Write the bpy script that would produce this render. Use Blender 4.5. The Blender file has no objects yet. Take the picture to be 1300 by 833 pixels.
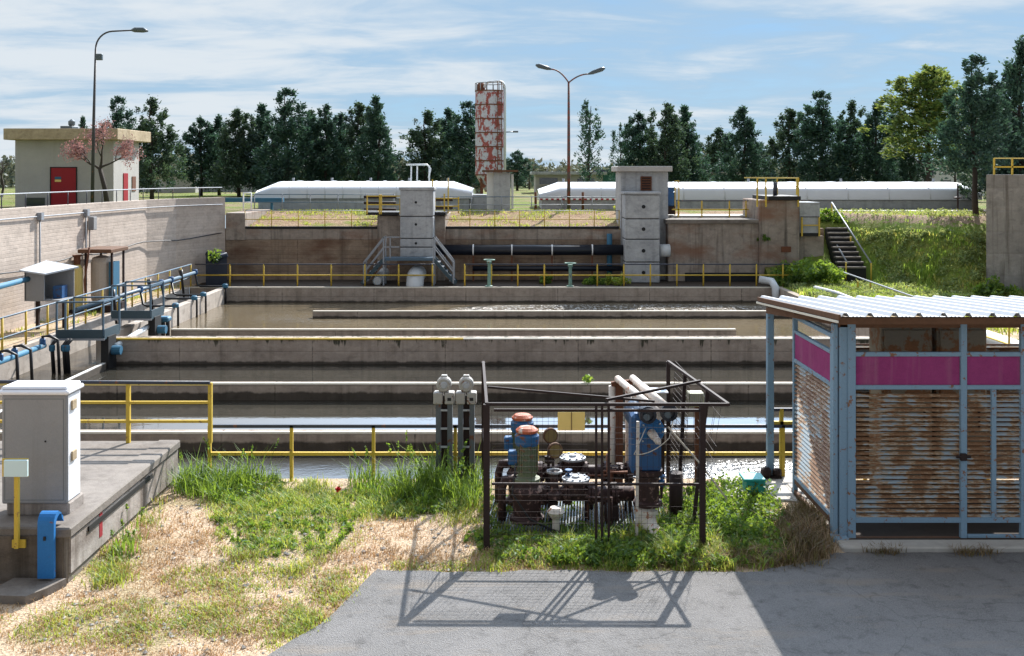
import bpy, math, random
from mathutils import Vector, Matrix, Quaternion, noise
R = math.radians
random.seed(7)
S = bpy.context.scene
COL = S.collection
CAM_H, F, CX, HY = 5.1, 1300.0, 650.0, 220.0

# ---- survey helpers: distances and heights read off the photograph ----
def X(px, d): return (px - CX) / F * d
def Z(py, d): return CAM_H - (py - HY) / F * d
def P(px, py, z):
    d = (CAM_H - z) * F / (py - HY)
    return Vector((X(px, d), d, z))

# =====================================================================
#  materials
# =====================================================================
class NT:
    def __init__(s, name):
        m = bpy.data.materials.new(name); m.use_nodes = True
        s.m = m; s.t = m.node_tree; s.t.nodes.clear()
        s.out = s.t.nodes.new('ShaderNodeOutputMaterial')
    def n(s, typ, **kw):
        nd = s.t.nodes.new('ShaderNode' + typ)
        for k, v in kw.items(): setattr(nd, k, v)
        return nd
    def l(s, a, b): s.t.links.new(a, b)
    def noise(s, vec, scale, detail=4, rough=0.55, dist=0.0):
        nd = s.n('TexNoise'); s.l(vec, nd.inputs['Vector'])
        nd.inputs['Scale'].default_value = scale; nd.inputs['Detail'].default_value = detail
        nd.inputs['Roughness'].default_value = rough; nd.inputs['Distortion'].default_value = dist
        return nd.outputs['Fac']
    def ramp(s, fac, a, b, ca=0.0, cb=1.0):
        nd = s.n('MapRange'); s.l(fac, nd.inputs['Value'])
        nd.inputs['From Min'].default_value = a; nd.inputs['From Max'].default_value = b
        nd.inputs['To Min'].default_value = ca; nd.inputs['To Max'].default_value = cb
        return nd.outputs['Result']
    def math(s, op, a, b=None, c=None):
        nd = s.n('Math', operation=op)
        for i, v in enumerate((a, b, c)):
            if v is None: continue
            if isinstance(v, (int, float)): nd.inputs[i].default_value = v
            else: s.l(v, nd.inputs[i])
        return nd.outputs[0]
    def mix(s, fac, a, b, blend='MIX'):
        nd = s.n('Mix', data_type='RGBA', blend_type=blend)
        if isinstance(fac, (int, float)): nd.inputs[0].default_value = fac
        else: s.l(fac, nd.inputs[0])
        for i, v in ((6, a), (7, b)):
            if isinstance(v, (tuple, list)): nd.inputs[i].default_value = (*v[:3], 1)
            else: s.l(v, nd.inputs[i])
        return nd.outputs[2]
    def coord(s, scale=(1, 1, 1), kind='Object', rot=(0, 0, 0)):
        tc = s.n('TexCoord'); mp = s.n('Mapping')
        s.l(tc.outputs[kind], mp.inputs['Vector'])
        mp.inputs['Scale'].default_value = scale; mp.inputs['Rotation'].default_value = rot
        return mp.outputs['Vector']
    def world(s, scale=(1, 1, 1)):
        g = s.n('NewGeometry'); mp = s.n('Mapping')
        s.l(g.outputs['Position'], mp.inputs['Vector'])
        mp.inputs['Scale'].default_value = scale
        return mp.outputs['Vector']
    def bump(s, h, strength=0.3, dist=0.02):
        b = s.n('Bump'); s.l(h, b.inputs['Height'])
        b.inputs['Strength'].default_value = strength; b.inputs['Distance'].default_value = dist
        return b.outputs['Normal']
    def finish(s, col, rough=0.8, normal=None, metallic=0.0, spec=0.4):
        b = s.n('BsdfPrincipled')
        for key, v in (('Base Color', col), ('Roughness', rough), ('Metallic', metallic), ('Specular IOR Level', spec)):
            if isinstance(v, tuple): b.inputs[key].default_value = (*v[:3], 1)
            elif isinstance(v, (int, float)): b.inputs[key].default_value = v
            else: s.l(v, b.inputs[key])
        if normal is not None: s.l(normal, b.inputs['Normal'])
        s.l(b.outputs[0], s.out.inputs['Surface'])
        return s.m

def concrete(name, base, dark, boards=0.0, streak=0.5, streak_col=(.06, .045, .035), patch=None, top_moss=None, line=.22, wet=None, dirt=1.0):
    t = NT(name)
    w = t.world()
    n1 = t.noise(w, 0.7, 6, 0.6); n2 = t.noise(w, 9, 5, 0.65); n3 = t.noise(w, 60, 2)
    c = t.mix(t.ramp(n1, .35, .68), base, dark)
    c = t.mix(t.ramp(n2, .3, .75, 0, .5 * min(1, dirt + .1)), c, tuple(v * .5 for v in base))
    n4 = t.noise(t.world((1, 1, 1.6)), 2.3, 7, .72, .3)
    c = t.mix(t.ramp(n4, .52, .66, 0, .6 * dirt), c, tuple(v * .52 for v in dark))
    c = t.mix(t.ramp(n4, .46, .34, 0, .35 * dirt), c, tuple(min(1, v * 1.3) for v in base))
    c = t.mix(t.ramp(n3, .3, .7, 0, .2), c, tuple(min(1, v * 1.35) for v in base))
    st = t.noise(t.world((2.2, 2.2, .12)), 1.6, 5, .6)
    c = t.mix(t.ramp(st, .52, .72, 0, streak), c, streak_col)
    if patch:
        pn = t.noise(t.world((.35, .35, .9)), 1.0, 5, .6)
        c = t.mix(t.ramp(pn, .5, .66, 0, patch[1]), c, patch[0])
    if top_moss:
        z0, z1, mc = top_moss
        sp = t.n('SeparateXYZ'); t.l(w, sp.inputs[0])
        hn = t.noise(t.world((2.5, 2.5, .3)), 1.3, 5, .7)
        zz = t.math('ADD', sp.outputs['Z'], t.ramp(hn, .3, .75, -.55, .35))
        c = t.mix(t.ramp(zz, z0, z1, 0, .9), c, mc)
    h = t.math('ADD', t.math('MULTIPLY', n2, .6), t.math('MULTIPLY', n3, .25))
    if wet is not None or name.startswith('brown'):
        sx_ = t.n('SeparateXYZ'); t.l(w, sx_.inputs[0])
        fj = t.math('ABSOLUTE', t.math('SUBTRACT', t.math('FRACT', t.math('ADD', t.math('MULTIPLY', sx_.outputs['X'], 1 / 4.1), t.math('MULTIPLY', n2, .004))), .5))
        c = t.mix(t.ramp(fj, .003, .006, .75, 0), c, tuple(v * .25 for v in dark))
        c = t.mix(t.math('MULTIPLY', t.ramp(fj, .0, .05, .5, 0), t.ramp(n2, .4, .6)), c, tuple(min(1, v * 1.25) for v in base))
    if boards:
        sp = t.n('SeparateXYZ'); t.l(w, sp.inputs[0])
        wob = t.math('ADD', sp.outputs['Z'], t.math('MULTIPLY', n1, .02))
        fr = t.math('FRACT', t.math('MULTIPLY', wob, 1 / boards))
        ln = t.ramp(t.math('ABSOLUTE', t.math('SUBTRACT', fr, .5)), .42, .5)
        bid = t.math('FLOOR', t.math('MULTIPLY', wob, 1 / boards))
        wn = t.n('TexWhiteNoise', noise_dimensions='1D'); t.l(bid, wn.inputs['W'])
        c = t.mix(t.ramp(wn.outputs['Value'], 0, 1, 0, .28), c, tuple(v * .6 for v in dark))
        c = t.mix(t.math('MULTIPLY', ln, line), c, tuple(v * .3 for v in dark))
        h = t.math('SUBTRACT', h, t.math('MULTIPLY', ln, .5))
    if wet is not None:
        sp = t.n('SeparateXYZ'); t.l(w, sp.inputs[0])
        wn_ = t.noise(t.world((1.2, 1.2, .5)), 2.2, 5, .65)
        c = t.mix(t.ramp(t.math('ADD', sp.outputs['Z'], t.ramp(wn_, .3, .7, -.035, .035)), wet, wet + .05, .8, 0), c, (.014, .013, .010))
    return t.finish(c, .92, t.bump(h, .5, .03), spec=.2)

def paint(name, col, rust=0.3, rough=0.5, rust_col=(.10, .035, .015), vary=.25, scale=6.0, metallic=0.0):
    t = NT(name)
    w = t.world()
    n1 = t.noise(w, scale, 6, .65); n2 = t.noise(w, scale * 6, 3)
    c = t.mix(t.ramp(n2, .3, .7, 0, vary), col, tuple(v * .55 for v in col))
    rf = t.ramp(n1, .72 - rust * .45, .78 - rust * .45) if rust > 0 else 0.0
    if rust > 0:
        rc = t.mix(n2, rust_col, tuple(v * 2.2 for v in rust_col))
        c = t.mix(rf, c, rc)
    rr = t.math('ADD', rough, t.math('MULTIPLY', n2, .25))
    return t.finish(c, rr, t.bump(n1, .15, .01), metallic=metallic)

def flat(name, col, rough=.7, metallic=0.0, vary=.3, scale=8):
    t = NT(name); w = t.world()
    n = t.noise(w, scale, 5, .6)
    c = t.mix(t.ramp(n, .25, .75, 0, vary), col, tuple(v * .5 for v in col))
    return t.finish(c, rough, t.bump(n, .12, .01), metallic=metallic)

def leafmat(name, cols, trans=.45, scale=.5, rough=.6):
    t = NT(name)
    g = t.n('NewGeometry')
    rp = t.n('ValToRGB'); t.l(g.outputs['Random Per Island'], rp.inputs[0])
    els = rp.color_ramp.elements
    while len(els) < len(cols): els.new(.5)
    for i, c in enumerate(cols):
        els[i].position = i / (len(cols) - 1); els[i].color = (*c, 1)
    w = t.world(); n = t.noise(w, scale, 3)
    c = t.mix(t.ramp(n, .35, .65, 0, .6), rp.outputs[0], tuple(v * .55 for v in cols[0]))
    d = t.n('BsdfDiffuse'); t.l(c, d.inputs[0])
    tr = t.n('BsdfTranslucent'); t.l(t.mix(.35, c, tuple(min(1, v * 1.5) for v in cols[-1])), tr.inputs[0])
    mx = t.n('MixShader'); mx.inputs[0].default_value = trans
    t.l(d.outputs[0], mx.inputs[1]); t.l(tr.outputs[0], mx.inputs[2])
    gl = t.n('BsdfGlossy'); gl.inputs['Roughness'].default_value = rough; gl.inputs[0].default_value = (.8, .85, .9, 1)
    m2 = t.n('MixShader'); m2.inputs[0].default_value = .04
    t.l(mx.outputs[0], m2.inputs[1]); t.l(gl.outputs[0], m2.inputs[2])
    t.l(m2.outputs[0], t.out.inputs['Surface'])
    return t.m

M = {}
M['wall_pale'] = concrete('pale board-marked concrete', (.58, .49, .42), (.48, .40, .34), boards=.125, streak=.16, streak_col=(.22, .16, .12), line=.16, dirt=.8)
M['wall_brown'] = concrete('brown stained concrete', (.35, .265, .195), (.22, .155, .11), boards=.2, streak=.55, patch=((.12, .055, .033), .8), line=.3)
M['block'] = concrete('grey stained concrete', (.36, .31, .265), (.22, .18, .15), streak=.75, streak_col=(.045, .04, .035), patch=((.20, .095, .055), .7))
M['basin'] = concrete('basin concrete', (.41, .345, .29), (.29, .235, .195), boards=.42, streak=.5, streak_col=(.08, .065, .05), wet=-.62)
M['basin_moss'] = concrete('mossy basin concrete', (.43, .36, .305), (.31, .25, .21), boards=.4, streak=.4, streak_col=(.08, .065, .05), top_moss=(-.16, -.06, (.030, .034, .02)), wet=-.735)
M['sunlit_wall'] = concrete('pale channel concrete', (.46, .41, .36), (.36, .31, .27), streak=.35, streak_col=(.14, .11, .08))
M['tower'] = concrete('smooth grey render', (.44, .45, .46), (.32, .33, .35), streak=.4, streak_col=(.13, .13, .13))
M['deck'] = concrete('weathered deck concrete', (.215, .19, .17), (.14, .118, .10), streak=.3, patch=((.29, .26, .23), .8))
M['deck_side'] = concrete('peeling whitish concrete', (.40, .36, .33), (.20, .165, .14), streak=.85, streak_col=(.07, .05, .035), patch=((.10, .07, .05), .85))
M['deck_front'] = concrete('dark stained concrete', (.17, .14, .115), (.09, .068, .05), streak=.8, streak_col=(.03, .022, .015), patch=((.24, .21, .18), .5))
M['tall_wall'] = concrete('blotched grey concrete', (.30, .285, .265), (.20, .19, .18), boards=.9, line=.06, streak=.95, streak_col=(.045, .032, .02))
M['plaster'] = concrete('cream plaster', (.43, .41, .39), (.37, .35, .335), streak=.2, streak_col=(.26, .23, .19), dirt=.2)
M['cream_trim'] = concrete('ochre stained cream trim', (.47, .38, .26), (.33, .25, .16), streak=.5, streak_col=(.2, .13, .07))
M['white_wall'] = flat('white wall', (.75, .74, .72), .8, vary=.15)
M['yellow'] = paint('worn yellow paint', (.58, .40, .05), .26, .55, rust_col=(.14, .07, .03), scale=9)
M['yellow_pale'] = paint('faded yellow paint', (.70, .56, .20), .1, .55)
M['rail_dark'] = paint('dark handrail', (.045, .05, .07), .25, .45)
M['rail_blue'] = paint('blue grey handrail', (.07, .12, .17), .12, .4)
M['rail_grey'] = paint('galvanised rail', (.27, .29, .32), .05, .4)
M['steel_blue'] = paint('blue grey steel', (.035, .065, .085), .15, .45)
M['pipe_black'] = flat('black rubber hose', (.012, .012, .015), .45)
M['pipe_navy'] = flat('black steel pipe', (.010, .013, .022), .35)
M['pipe_blue'] = paint('bright blue pipe', (.03, .13, .22), .22, .5)
M['pipe_pale'] = flat('pale grey pipe', (.55, .58, .60), .45, vary=.2)
M['band_white'] = flat('white pipe strap', (.75, .75, .75), .5)
M['green_valve'] = paint('pale green valve paint', (.17, .30, .25), .3, .5)
M['rust'] = flat('rusty steel', (.16, .06, .03), .85, vary=.7, scale=14)
M['rust_dark'] = flat('dark rusty angle iron', (.026, .012, .010), .75, vary=.6, scale=20)
M['rust_brown'] = flat('brown rust timber edge', (.14, .068, .035), .85, vary=.7, scale=12)
M['shelter_blue'] = paint('pale blue shelter paint', (.20, .31, .41), .30, .55, rust_col=(.13, .06, .028), scale=11)
M['purple'] = concrete('faded magenta panel', (.29, .050, .165), (.24, .035, .13), streak=.5, streak_col=(.36, .20, .25), dirt=.5)
M['roof_white'] = flat('white corrugated sheet', (.46, .475, .50), .45, vary=.25, scale=3)
M['cabinet'] = concrete('grey fibreglass', (.27, .27, .275), (.245, .245, .25), streak=.3, streak_col=(.17, .16, .145), dirt=.12)
M['cabinet_top'] = flat('white cabinet lid', (.75, .76, .80), .4, vary=.1)
M['blue_bright'] = paint('bright blue steel', (.012, .15, .42), .18, .45, scale=9)
M['sign_yellow'] = flat('faded yellow plate', (.72, .52, .16), .5, vary=.12, scale=5)
M['sign_pale'] = flat('pale blue plate', (.55, .70, .72), .5, vary=.08)
M['machine_blue'] = paint('machine blue enamel', (.018, .085, .22), .3, .35, rust_col=(.05, .02, .015), scale=9)
M['disc_blue'] = paint('mid blue disc', (.018, .13, .34), .16, .35, scale=14)
M['body_navy'] = paint('dark navy casing', (.010, .038, .085), .25, .35, scale=10)
M['motor_green'] = paint('grey green motor paint', (.15, .18, .11), .38, .5, rust_col=(.13, .08, .045), scale=11)
M['motor_orange'] = paint('orange motor cap', (.42, .09, .03), .35, .5, rust_col=(.30, .26, .22), scale=12)
M['motor_blue'] = paint('motor blue band', (.016, .10, .25), .38, .4, scale=10)
M['pipe_red'] = paint('flaking red brown pipe', (.035, .014, .013), .36, .55, rust_col=(.13, .075, .065), scale=13)
M['pipe_white'] = paint('flaking white pipe', (.62, .56, .50), .32, .5, rust_col=(.22, .09, .05), scale=14)
M['flange'] = paint('weathered flange cover', (.40, .42, .45), .3, .45, scale=20)
M['dark'] = flat('dark opening', (.012, .012, .013), .7)
M['glass'] = flat('dark window glass', (.03, .04, .05), .08)
M['red_door'] = paint('red door paint', (.30, .004, .012), .0, .45, vary=.15)
M['teal'] = flat('teal plastic', (.03, .36, .33), .4, vary=.15)
M['cabinet_rusty'] = paint('rusty cream cabinet', (.26, .22, .16), .52, .6, rust_col=(.15, .07, .03), scale=4)
M['white_cover'] = flat('white cover sheet', (.56, .575, .60), .45, vary=.15, scale=2)
M['bark'] = flat('grey brown bark', (.06, .048, .04), .9, vary=.6)
M['soil'] = flat('dark soil', (.05, .036, .026), .95, vary=.6)
M['tank_cream'] = paint('cream steel tank', (.52, .45, .38), .1, .5, scale=3)
M['rope'] = flat('pale rope', (.55, .5, .42), .8)
M['lamp_grey'] = flat('lamp grey', (.08, .105, .12), .4)
M['pole_dark'] = paint('dark lamp post', (.05, .05, .055), .2, .5, rust_col=(.09, .04, .03), scale=2)
M['pole_rust'] = paint('rusting lamp post', (.10, .085, .08), .55, .5, rust_col=(.12, .03, .02), scale=5)
M['stone'] = flat('pale slab stone', (.45, .42, .38), .9, vary=.4)
M['foam_glint'] = flat('white scum line', (.6, .6, .58), .7)
M['red_mark'] = flat('red paint mark', (.32, .02, .03), .7)

M['conifer'] = leafmat('dark conifer foliage', [(.013, .046, .036), (.023, .067, .048), (.042, .100, .062), (.08, .145, .075)], .30, .35)
M['conifer_green'] = leafmat('green conifer foliage', [(.016, .044, .028), (.028, .068, .038), (.05, .10, .048), (.09, .13, .055)], .32, .35)
M['olive'] = leafmat('olive autumn foliage', [(.05, .13, .03), (.09, .19, .04), (.16, .26, .05), (.26, .25, .05)], .45, .4)
M['pink_tree'] = leafmat('pinkish feathery foliage', [(.22, .09, .09), (.33, .14, .14), (.40, .19, .18), (.44, .24, .20)], .4, 1)
M['grass'] = leafmat('green grass', [(.05, .13, .008), (.10, .22, .012), (.18, .31, .02), (.32, .40, .05)], .5, 1.2)
M['grass_yellow'] = leafmat('yellow green grass', [(.09, .21, .010), (.18, .34, .014), (.32, .42, .025), (.52, .45, .10)], .5, 1.5)
M['straw'] = leafmat('dry straw', [(.38, .24, .11), (.52, .36, .18), (.62, .46, .27), (.42, .21, .08)], .3, 2)
M['weed'] = leafmat('leafy weed', [(.04, .12, .01), (.08, .19, .015), (.15, .27, .02), (.27, .34, .04)], .5, 2)
M['brown_weed'] = leafmat('withered brown weed', [(.12, .07, .03), (.22, .13, .06), (.32, .2, .1), (.2, .2, .05)], .35, 2)
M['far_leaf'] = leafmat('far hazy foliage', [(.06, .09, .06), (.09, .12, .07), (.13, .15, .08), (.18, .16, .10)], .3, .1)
M['poppy'] = flat('poppy red', (.6, .02, .02), .6)

def mat_ground():
    t = NT('dry stony soil'); w = t.world()
    n1 = t.noise(w, .55, 5, .6); n2 = t.noise(w, 7, 6, .7); n3 = t.noise(w, 38, 4, .7)
    v = t.n('TexVoronoi'); t.l(w, v.inputs['Vector']); v.inputs['Scale'].default_value = 26
    c = t.mix(t.ramp(n2, .35, .68), (.50, .37, .25), (.38, .26, .16))
    c = t.mix(t.ramp(n3, .42, .62, 0, .8), c, (.60, .48, .36))
    c = t.mix(t.ramp(v.outputs['Distance'], .05, .28, .6, 0), c, (.20, .12, .07))
    c = t.mix(t.ramp(n1, .50, .62, 0, .55), c, (.17, .16, .05))
    h = t.math('ADD', n3, t.math('MULTIPLY', v.outputs['Distance'], .7))
    return t.finish(c, .95, t.bump(h, .8, .04), spec=.1)
M['ground'] = mat_ground()

def mat_asphalt():
    t = NT('grey asphalt'); w = t.world()
    n1 = t.noise(w, .8, 5, .6); n2 = t.noise(w, 75, 3, .8); n3 = t.noise(w, 4, 7, .75); n5 = t.noise(t.world((.6, 2.5, 1)), 1.0, 6, .7)
    vg = t.n('TexVoronoi'); t.l(w, vg.inputs['Vector']); vg.inputs['Scale'].default_value = 60
    c = t.mix(t.ramp(n1, .35, .65), (.165, .16, .16), (.105, .102, .102))
    c = t.mix(t.ramp(n2, .40, .62, 0, .7), c, (.25, .24, .23))
    c = t.mix(t.ramp(vg.outputs['Distance'], .12, .3, .6, 0), c, (.30, .28, .26))
    c = t.mix(t.ramp(n3, .52, .72, 0, .75), c, (.065, .062, .06))
    c = t.mix(t.ramp(n5, .54, .68, 0, .55), c, (.24, .20, .16))
    v = t.n('TexVoronoi', feature='DISTANCE_TO_EDGE')
    wv = t.n('VectorMath', operation='ADD'); t.l(w, wv.inputs[0])
    nc = t.n('TexNoise'); t.l(w, nc.inputs['Vector']); nc.inputs['Scale'].default_value = 1.5
    t.l(nc.outputs['Color'], wv.inputs[1]); t.l(wv.outputs[0], v.inputs['Vector']); v.inputs['Scale'].default_value = .45
    c = t.mix(t.ramp(v.outputs['Distance'], .0, .006, .35, 0), c, (.03, .03, .03))
    return t.finish(c, .9, t.bump(t.math('ADD', n2, vg.outputs['Distance']), .8, .015), spec=.2)
M['asphalt'] = mat_asphalt()

def mat_terrace(name, a, b, g, gmin, gmax, crest=None):
    t = NT(name); w = t.world()
    n1 = t.noise(w, .45, 5, .6); n2 = t.noise(w, 4, 6, .75); n3 = t.noise(w, 20, 4, .7)
    c = t.mix(t.ramp(n2, .35, .65), a, b)
    c = t.mix(t.ramp(n3, .45, .65, 0, .6), c, tuple(v * .45 for v in b))
    c = t.mix(t.ramp(n1, gmin, gmax, 0, .9), c, g)
    if crest:
        sp = t.n('SeparateXYZ'); t.l(w, sp.inputs[0])
        c = t.mix(t.ramp(t.math('ADD', sp.outputs['Z'], t.ramp(n2, .3, .7, -.35, .35)), crest[0], crest[0] + .15), c, t.mix(n3, crest[1], tuple(v * .55 for v in crest[1])))
    return t.finish(c, .95, t.bump(t.math('ADD', n2, n3), .9, .12), spec=.1)
M['terrace'] = mat_terrace('terrace grass', (.30, .25, .15), (.24, .18, .10), (.13, .19, .025), .38, .58)
M['bank'] = mat_terrace('gravel bank', (.42, .30, .19), (.28, .18, .11), (.17, .20, .035), .52, .66)
M['slope'] = mat_terrace('grassy slope soil', (.21, .26, .05), (.28, .25, .09), (.15, .24, .035), .35, .6, (2.72, (.46, .34, .24)))
M['far_ground'] = mat_terrace('far fields', (.16, .16, .07), (.13, .14, .06), (.12, .16, .05), .4, .6)

def mat_water(name, c1, c2, bump_s, zones=(), foam_glint=1.0):
    t = NT(name); w = t.world()
    n1 = t.noise(w, .35, 5, .6)
    c = t.mix(t.ramp(n1, .35, .65), c1, c2)
    h = t.math('ADD', t.noise(t.world((1, 1.6, 1)), 3.0, 3, .5), t.math('MULTIPLY', t.noise(t.world((1, 1.5, 1)), 11, 3, .5), .35))
    amp = None
    sp = t.n('SeparateXYZ'); t.l(w, sp.inputs[0])
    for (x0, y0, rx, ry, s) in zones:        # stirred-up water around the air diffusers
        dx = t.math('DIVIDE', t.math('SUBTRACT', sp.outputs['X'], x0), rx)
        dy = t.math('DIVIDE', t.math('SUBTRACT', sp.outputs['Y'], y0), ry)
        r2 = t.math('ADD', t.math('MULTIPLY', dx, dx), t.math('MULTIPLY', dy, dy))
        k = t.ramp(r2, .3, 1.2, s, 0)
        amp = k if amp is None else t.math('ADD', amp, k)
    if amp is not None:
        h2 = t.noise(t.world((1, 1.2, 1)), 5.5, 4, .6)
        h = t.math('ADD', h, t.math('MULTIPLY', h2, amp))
    if amp is not None:      # white froth flecks, with sun glitter painted into the base colour
        glint_noise = t.noise(t.world((1.3, .8, 1)), 5.0, 5, .7)
        c = t.mix(t.math('MULTIPLY', t.ramp(glint_noise, .545, .60, 0, foam_glint), t.ramp(amp, 12, 40)), c, (.80, .79, .76))
    b = t.n('BsdfPrincipled'); t.l(c, b.inputs['Base Color'])
    b.inputs['IOR'].default_value = 1.6
    if amp is not None: t.l(t.ramp(amp, 0, 6, .02, .22), b.inputs['Roughness'])
    else: b.inputs['Roughness'].default_value = .02
    t.l(t.bump(h, 1.0, bump_s), b.inputs['Normal'])
    t.l(b.outputs[0], t.out.inputs['Surface'])
    return t.m
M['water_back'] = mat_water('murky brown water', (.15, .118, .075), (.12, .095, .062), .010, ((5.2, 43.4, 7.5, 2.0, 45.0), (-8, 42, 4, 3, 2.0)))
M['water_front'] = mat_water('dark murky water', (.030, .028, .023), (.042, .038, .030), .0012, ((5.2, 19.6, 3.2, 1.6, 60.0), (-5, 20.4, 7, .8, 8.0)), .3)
M['water_channel'] = mat_water('channel water', (.07, .055, .035), (.05, .04, .03), .006)

def mat_louvre():
    t = NT('rusting blue louvres'); w = t.world()
    n1 = t.noise(t.world((1.6, 1.6, .7)), 1.9, 3, .55, .3)
    n2 = t.noise(t.world((1.6, 1.6, 15.1)), 2.2, 4, .65)
    n3 = t.noise(w, 40, 3); n4 = t.noise(t.world((5, 5, 30)), 3.0, 4, .7)
    v = t.math('ADD', t.math('MULTIPLY', n1, .42), t.math('ADD', t.math('MULTIPLY', n2, .36), t.math('MULTIPLY', n4, .22)))
    f = t.ramp(v, .478, .505)
    c = t.mix(f, t.mix(t.ramp(n4, .3, .7), (.36, .42, .46), (.22, .29, .34)), t.mix(n3, (.085, .038, .018), (.34, .185, .095)))
    e = t.ramp(t.math('ABSOLUTE', t.math('SUBTRACT', v, .486)), .0, .04, .8, 0)
    c = t.mix(e, c, (.42, .28, .15))
    return t.finish(c, .6, t.bump(n3, .2, .005))
M['louvre'] = mat_louvre()

def mat_silo():
    t = NT('silo peeling red over white'); w = t.world()
    n1 = t.noise(t.world((1, 1, .9)), 1.9, 5, .65); n2 = t.noise(t.world((3, 3, .5)), 2.2, 4, .65); n3 = t.noise(w, 8, 4)
    f = t.ramp(t.math('ADD', t.math('MULTIPLY', n1, .6), t.math('ADD', t.math('MULTIPLY', n2, .3), t.math('MULTIPLY', n3, .1))), .49, .52)
    c = t.mix(f, (.44, .45, .50), (.27, .06, .05))
    c = t.mix(t.ramp(n3, .55, .75, 0, .5), c, (.13, .06, .045))
    return t.finish(c, .65)
M['silo'] = mat_silo()

# =====================================================================
#  mesh builder and object helpers
# =====================================================================
OFF = {}
class MB:
    def __init__(s): s.v, s.f, s.sm = [], [], []
    def add(s, vs, fs, smooth=False):
        b = len(s.v); s.v += [tuple(p) for p in vs]
        for f in fs: s.f.append(tuple(b + i for i in f)); s.sm.append(smooth)
        return s
    def box(s, x0, x1, y0, y1, z0, z1):
        vs = [(x0, y0, z0), (x1, y0, z0), (x1, y1, z0), (x0, y1, z0), (x0, y0, z1), (x1, y0, z1), (x1, y1, z1), (x0, y1, z1)]
        return s.add(vs, [(0, 3, 2, 1), (4, 5, 6, 7), (0, 1, 5, 4), (1, 2, 6, 5), (2, 3, 7, 6), (3, 0, 4, 7)])
    def cbox(s, x0, x1, y0, y1, z0, z1, c=.02):      # box with chamfered edges
        vs, fs = [], []
        import itertools
        idx = {}
        for sx, sy, sz in itertools.product((0, 1), repeat=3):
            p = ((x0, x1)[sx], (y0, y1)[sy], (z0, z1)[sz]); d = (1 - 2 * sx, 1 - 2 * sy, 1 - 2 * sz)
            for a in range(3):
                q = [p[i] + (d[i] * c if i != a else 0) for i in range(3)]
                idx[(sx, sy, sz, a)] = len(vs); vs.append(q)
        for a in range(3):
            o1, o2 = [i for i in range(3) if i != a]
            for s_ in (0, 1):
                def k(u, v):
                    t = [0, 0, 0]; t[a] = s_; t[o1] = u; t[o2] = v; return idx[(*t, a)]
                fs.append((k(0, 0), k(1, 0), k(1, 1), k(0, 1)))
        for a in range(3):                            # edges
            o1, o2 = [i for i in range(3) if i != a]
            for u in (0, 1):
                for v in (0, 1):
                    t0 = [0, 0, 0]; t0[o1] = u; t0[o2] = v; t1 = list(t0); t1[a] = 1
                    fs.append((idx[(*t0, o1)], idx[(*t1, o1)], idx[(*t1, o2)], idx[(*t0, o2)]))
        for sx, sy, sz in itertools.product((0, 1), repeat=3):
            fs.append(tuple(idx[(sx, sy, sz, a)] for a in range(3)))
        return s.add(vs, fs)
    def bar(s, p0, p1, w, h=None, up=(0, 0, 1)):     # rectangular bar between two points
        p0, p1 = Vector(p0), Vector(p1); h = h or w
        d = (p1 - p0).normalized(); u = Vector(up)
        if abs(d.dot(u)) > .98: u = Vector((0, 1, 0))
        a = d.cross(u).normalized() * w / 2; b = a.cross(d).normalized() * h / 2
        vs = [p + q for p in (p0, p1) for q in (-a - b, a - b, a + b, -a + b)]
        return s.add(vs, [(3, 2, 1, 0), (4, 5, 6, 7), (0, 1, 5, 4), (1, 2, 6, 5), (2, 3, 7, 6), (3, 0, 4, 7)])
    def tube(s, pts, r, n=10, cap=True):
        pts = [Vector(p) for p in pts]; rs = r if isinstance(r, (list, tuple)) else [r] * len(pts)
        vs, fs = [], []; prev = None
        for i, p in enumerate(pts):
            d = (pts[min(i + 1, len(pts) - 1)] - pts[max(i - 1, 0)]).normalized()
            if prev is None:
                a = d.orthogonal().normalized()
            else:
                a = (prev - d * prev.dot(d))
                a = a.normalized() if a.length > 1e-6 else d.orthogonal().normalized()
            prev = a; b = d.cross(a)
            for k in range(n):
                t = 2 * math.pi * k / n
                vs.append(p + (a * math.cos(t) + b * math.sin(t)) * rs[i])
        for i in range(len(pts) - 1):
            for k in range(n):
                k2 = (k + 1) % n
                fs.append((i * n + k, i * n + k2, (i + 1) * n + k2, (i + 1) * n + k))
        s.add(vs, fs, True)
        if cap:
            base = len(s.v) - len(vs)
            s.f.append(tuple(base + k for k in reversed(range(n)))); s.sm.append(False)
            e = base + (len(pts) - 1) * n
            s.f.append(tuple(e + k for k in range(n))); s.sm.append(False)
        return s
    def lathe(s, base, prof, n=20, axis=(0, 0, 1)):  # profile of (radius, height) along an axis
        ax = Vector(axis).normalized(); base = Vector(base)
        return s.tube_prof([base + ax * h for _, h in prof], [max(r, 1e-4) for r, _ in prof], ax, n)
    def tube_prof(s, pts, rs, ax, n):
        a = ax.orthogonal().normalized(); b = ax.cross(a); vs, fs = [], []
        for p, r in zip(pts, rs):
            for k in range(n):
                t = 2 * math.pi * k / n; vs.append(p + (a * math.cos(t) + b * math.sin(t)) * r)
        for i in range(len(pts) - 1):
            for k in range(n):
                k2 = (k + 1) % n
                fs.append((i * n + k, i * n + k2, (i + 1) * n + k2, (i + 1) * n + k))
        bs = len(s.v); s.add(vs, fs, False)
        s.f.append(tuple(bs + k for k in reversed(range(n)))); s.sm.append(False)
        e = bs + (len(pts) - 1) * n
        s.f.append(tuple(e + k for k in range(n))); s.sm.append(False)
        return s
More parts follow.
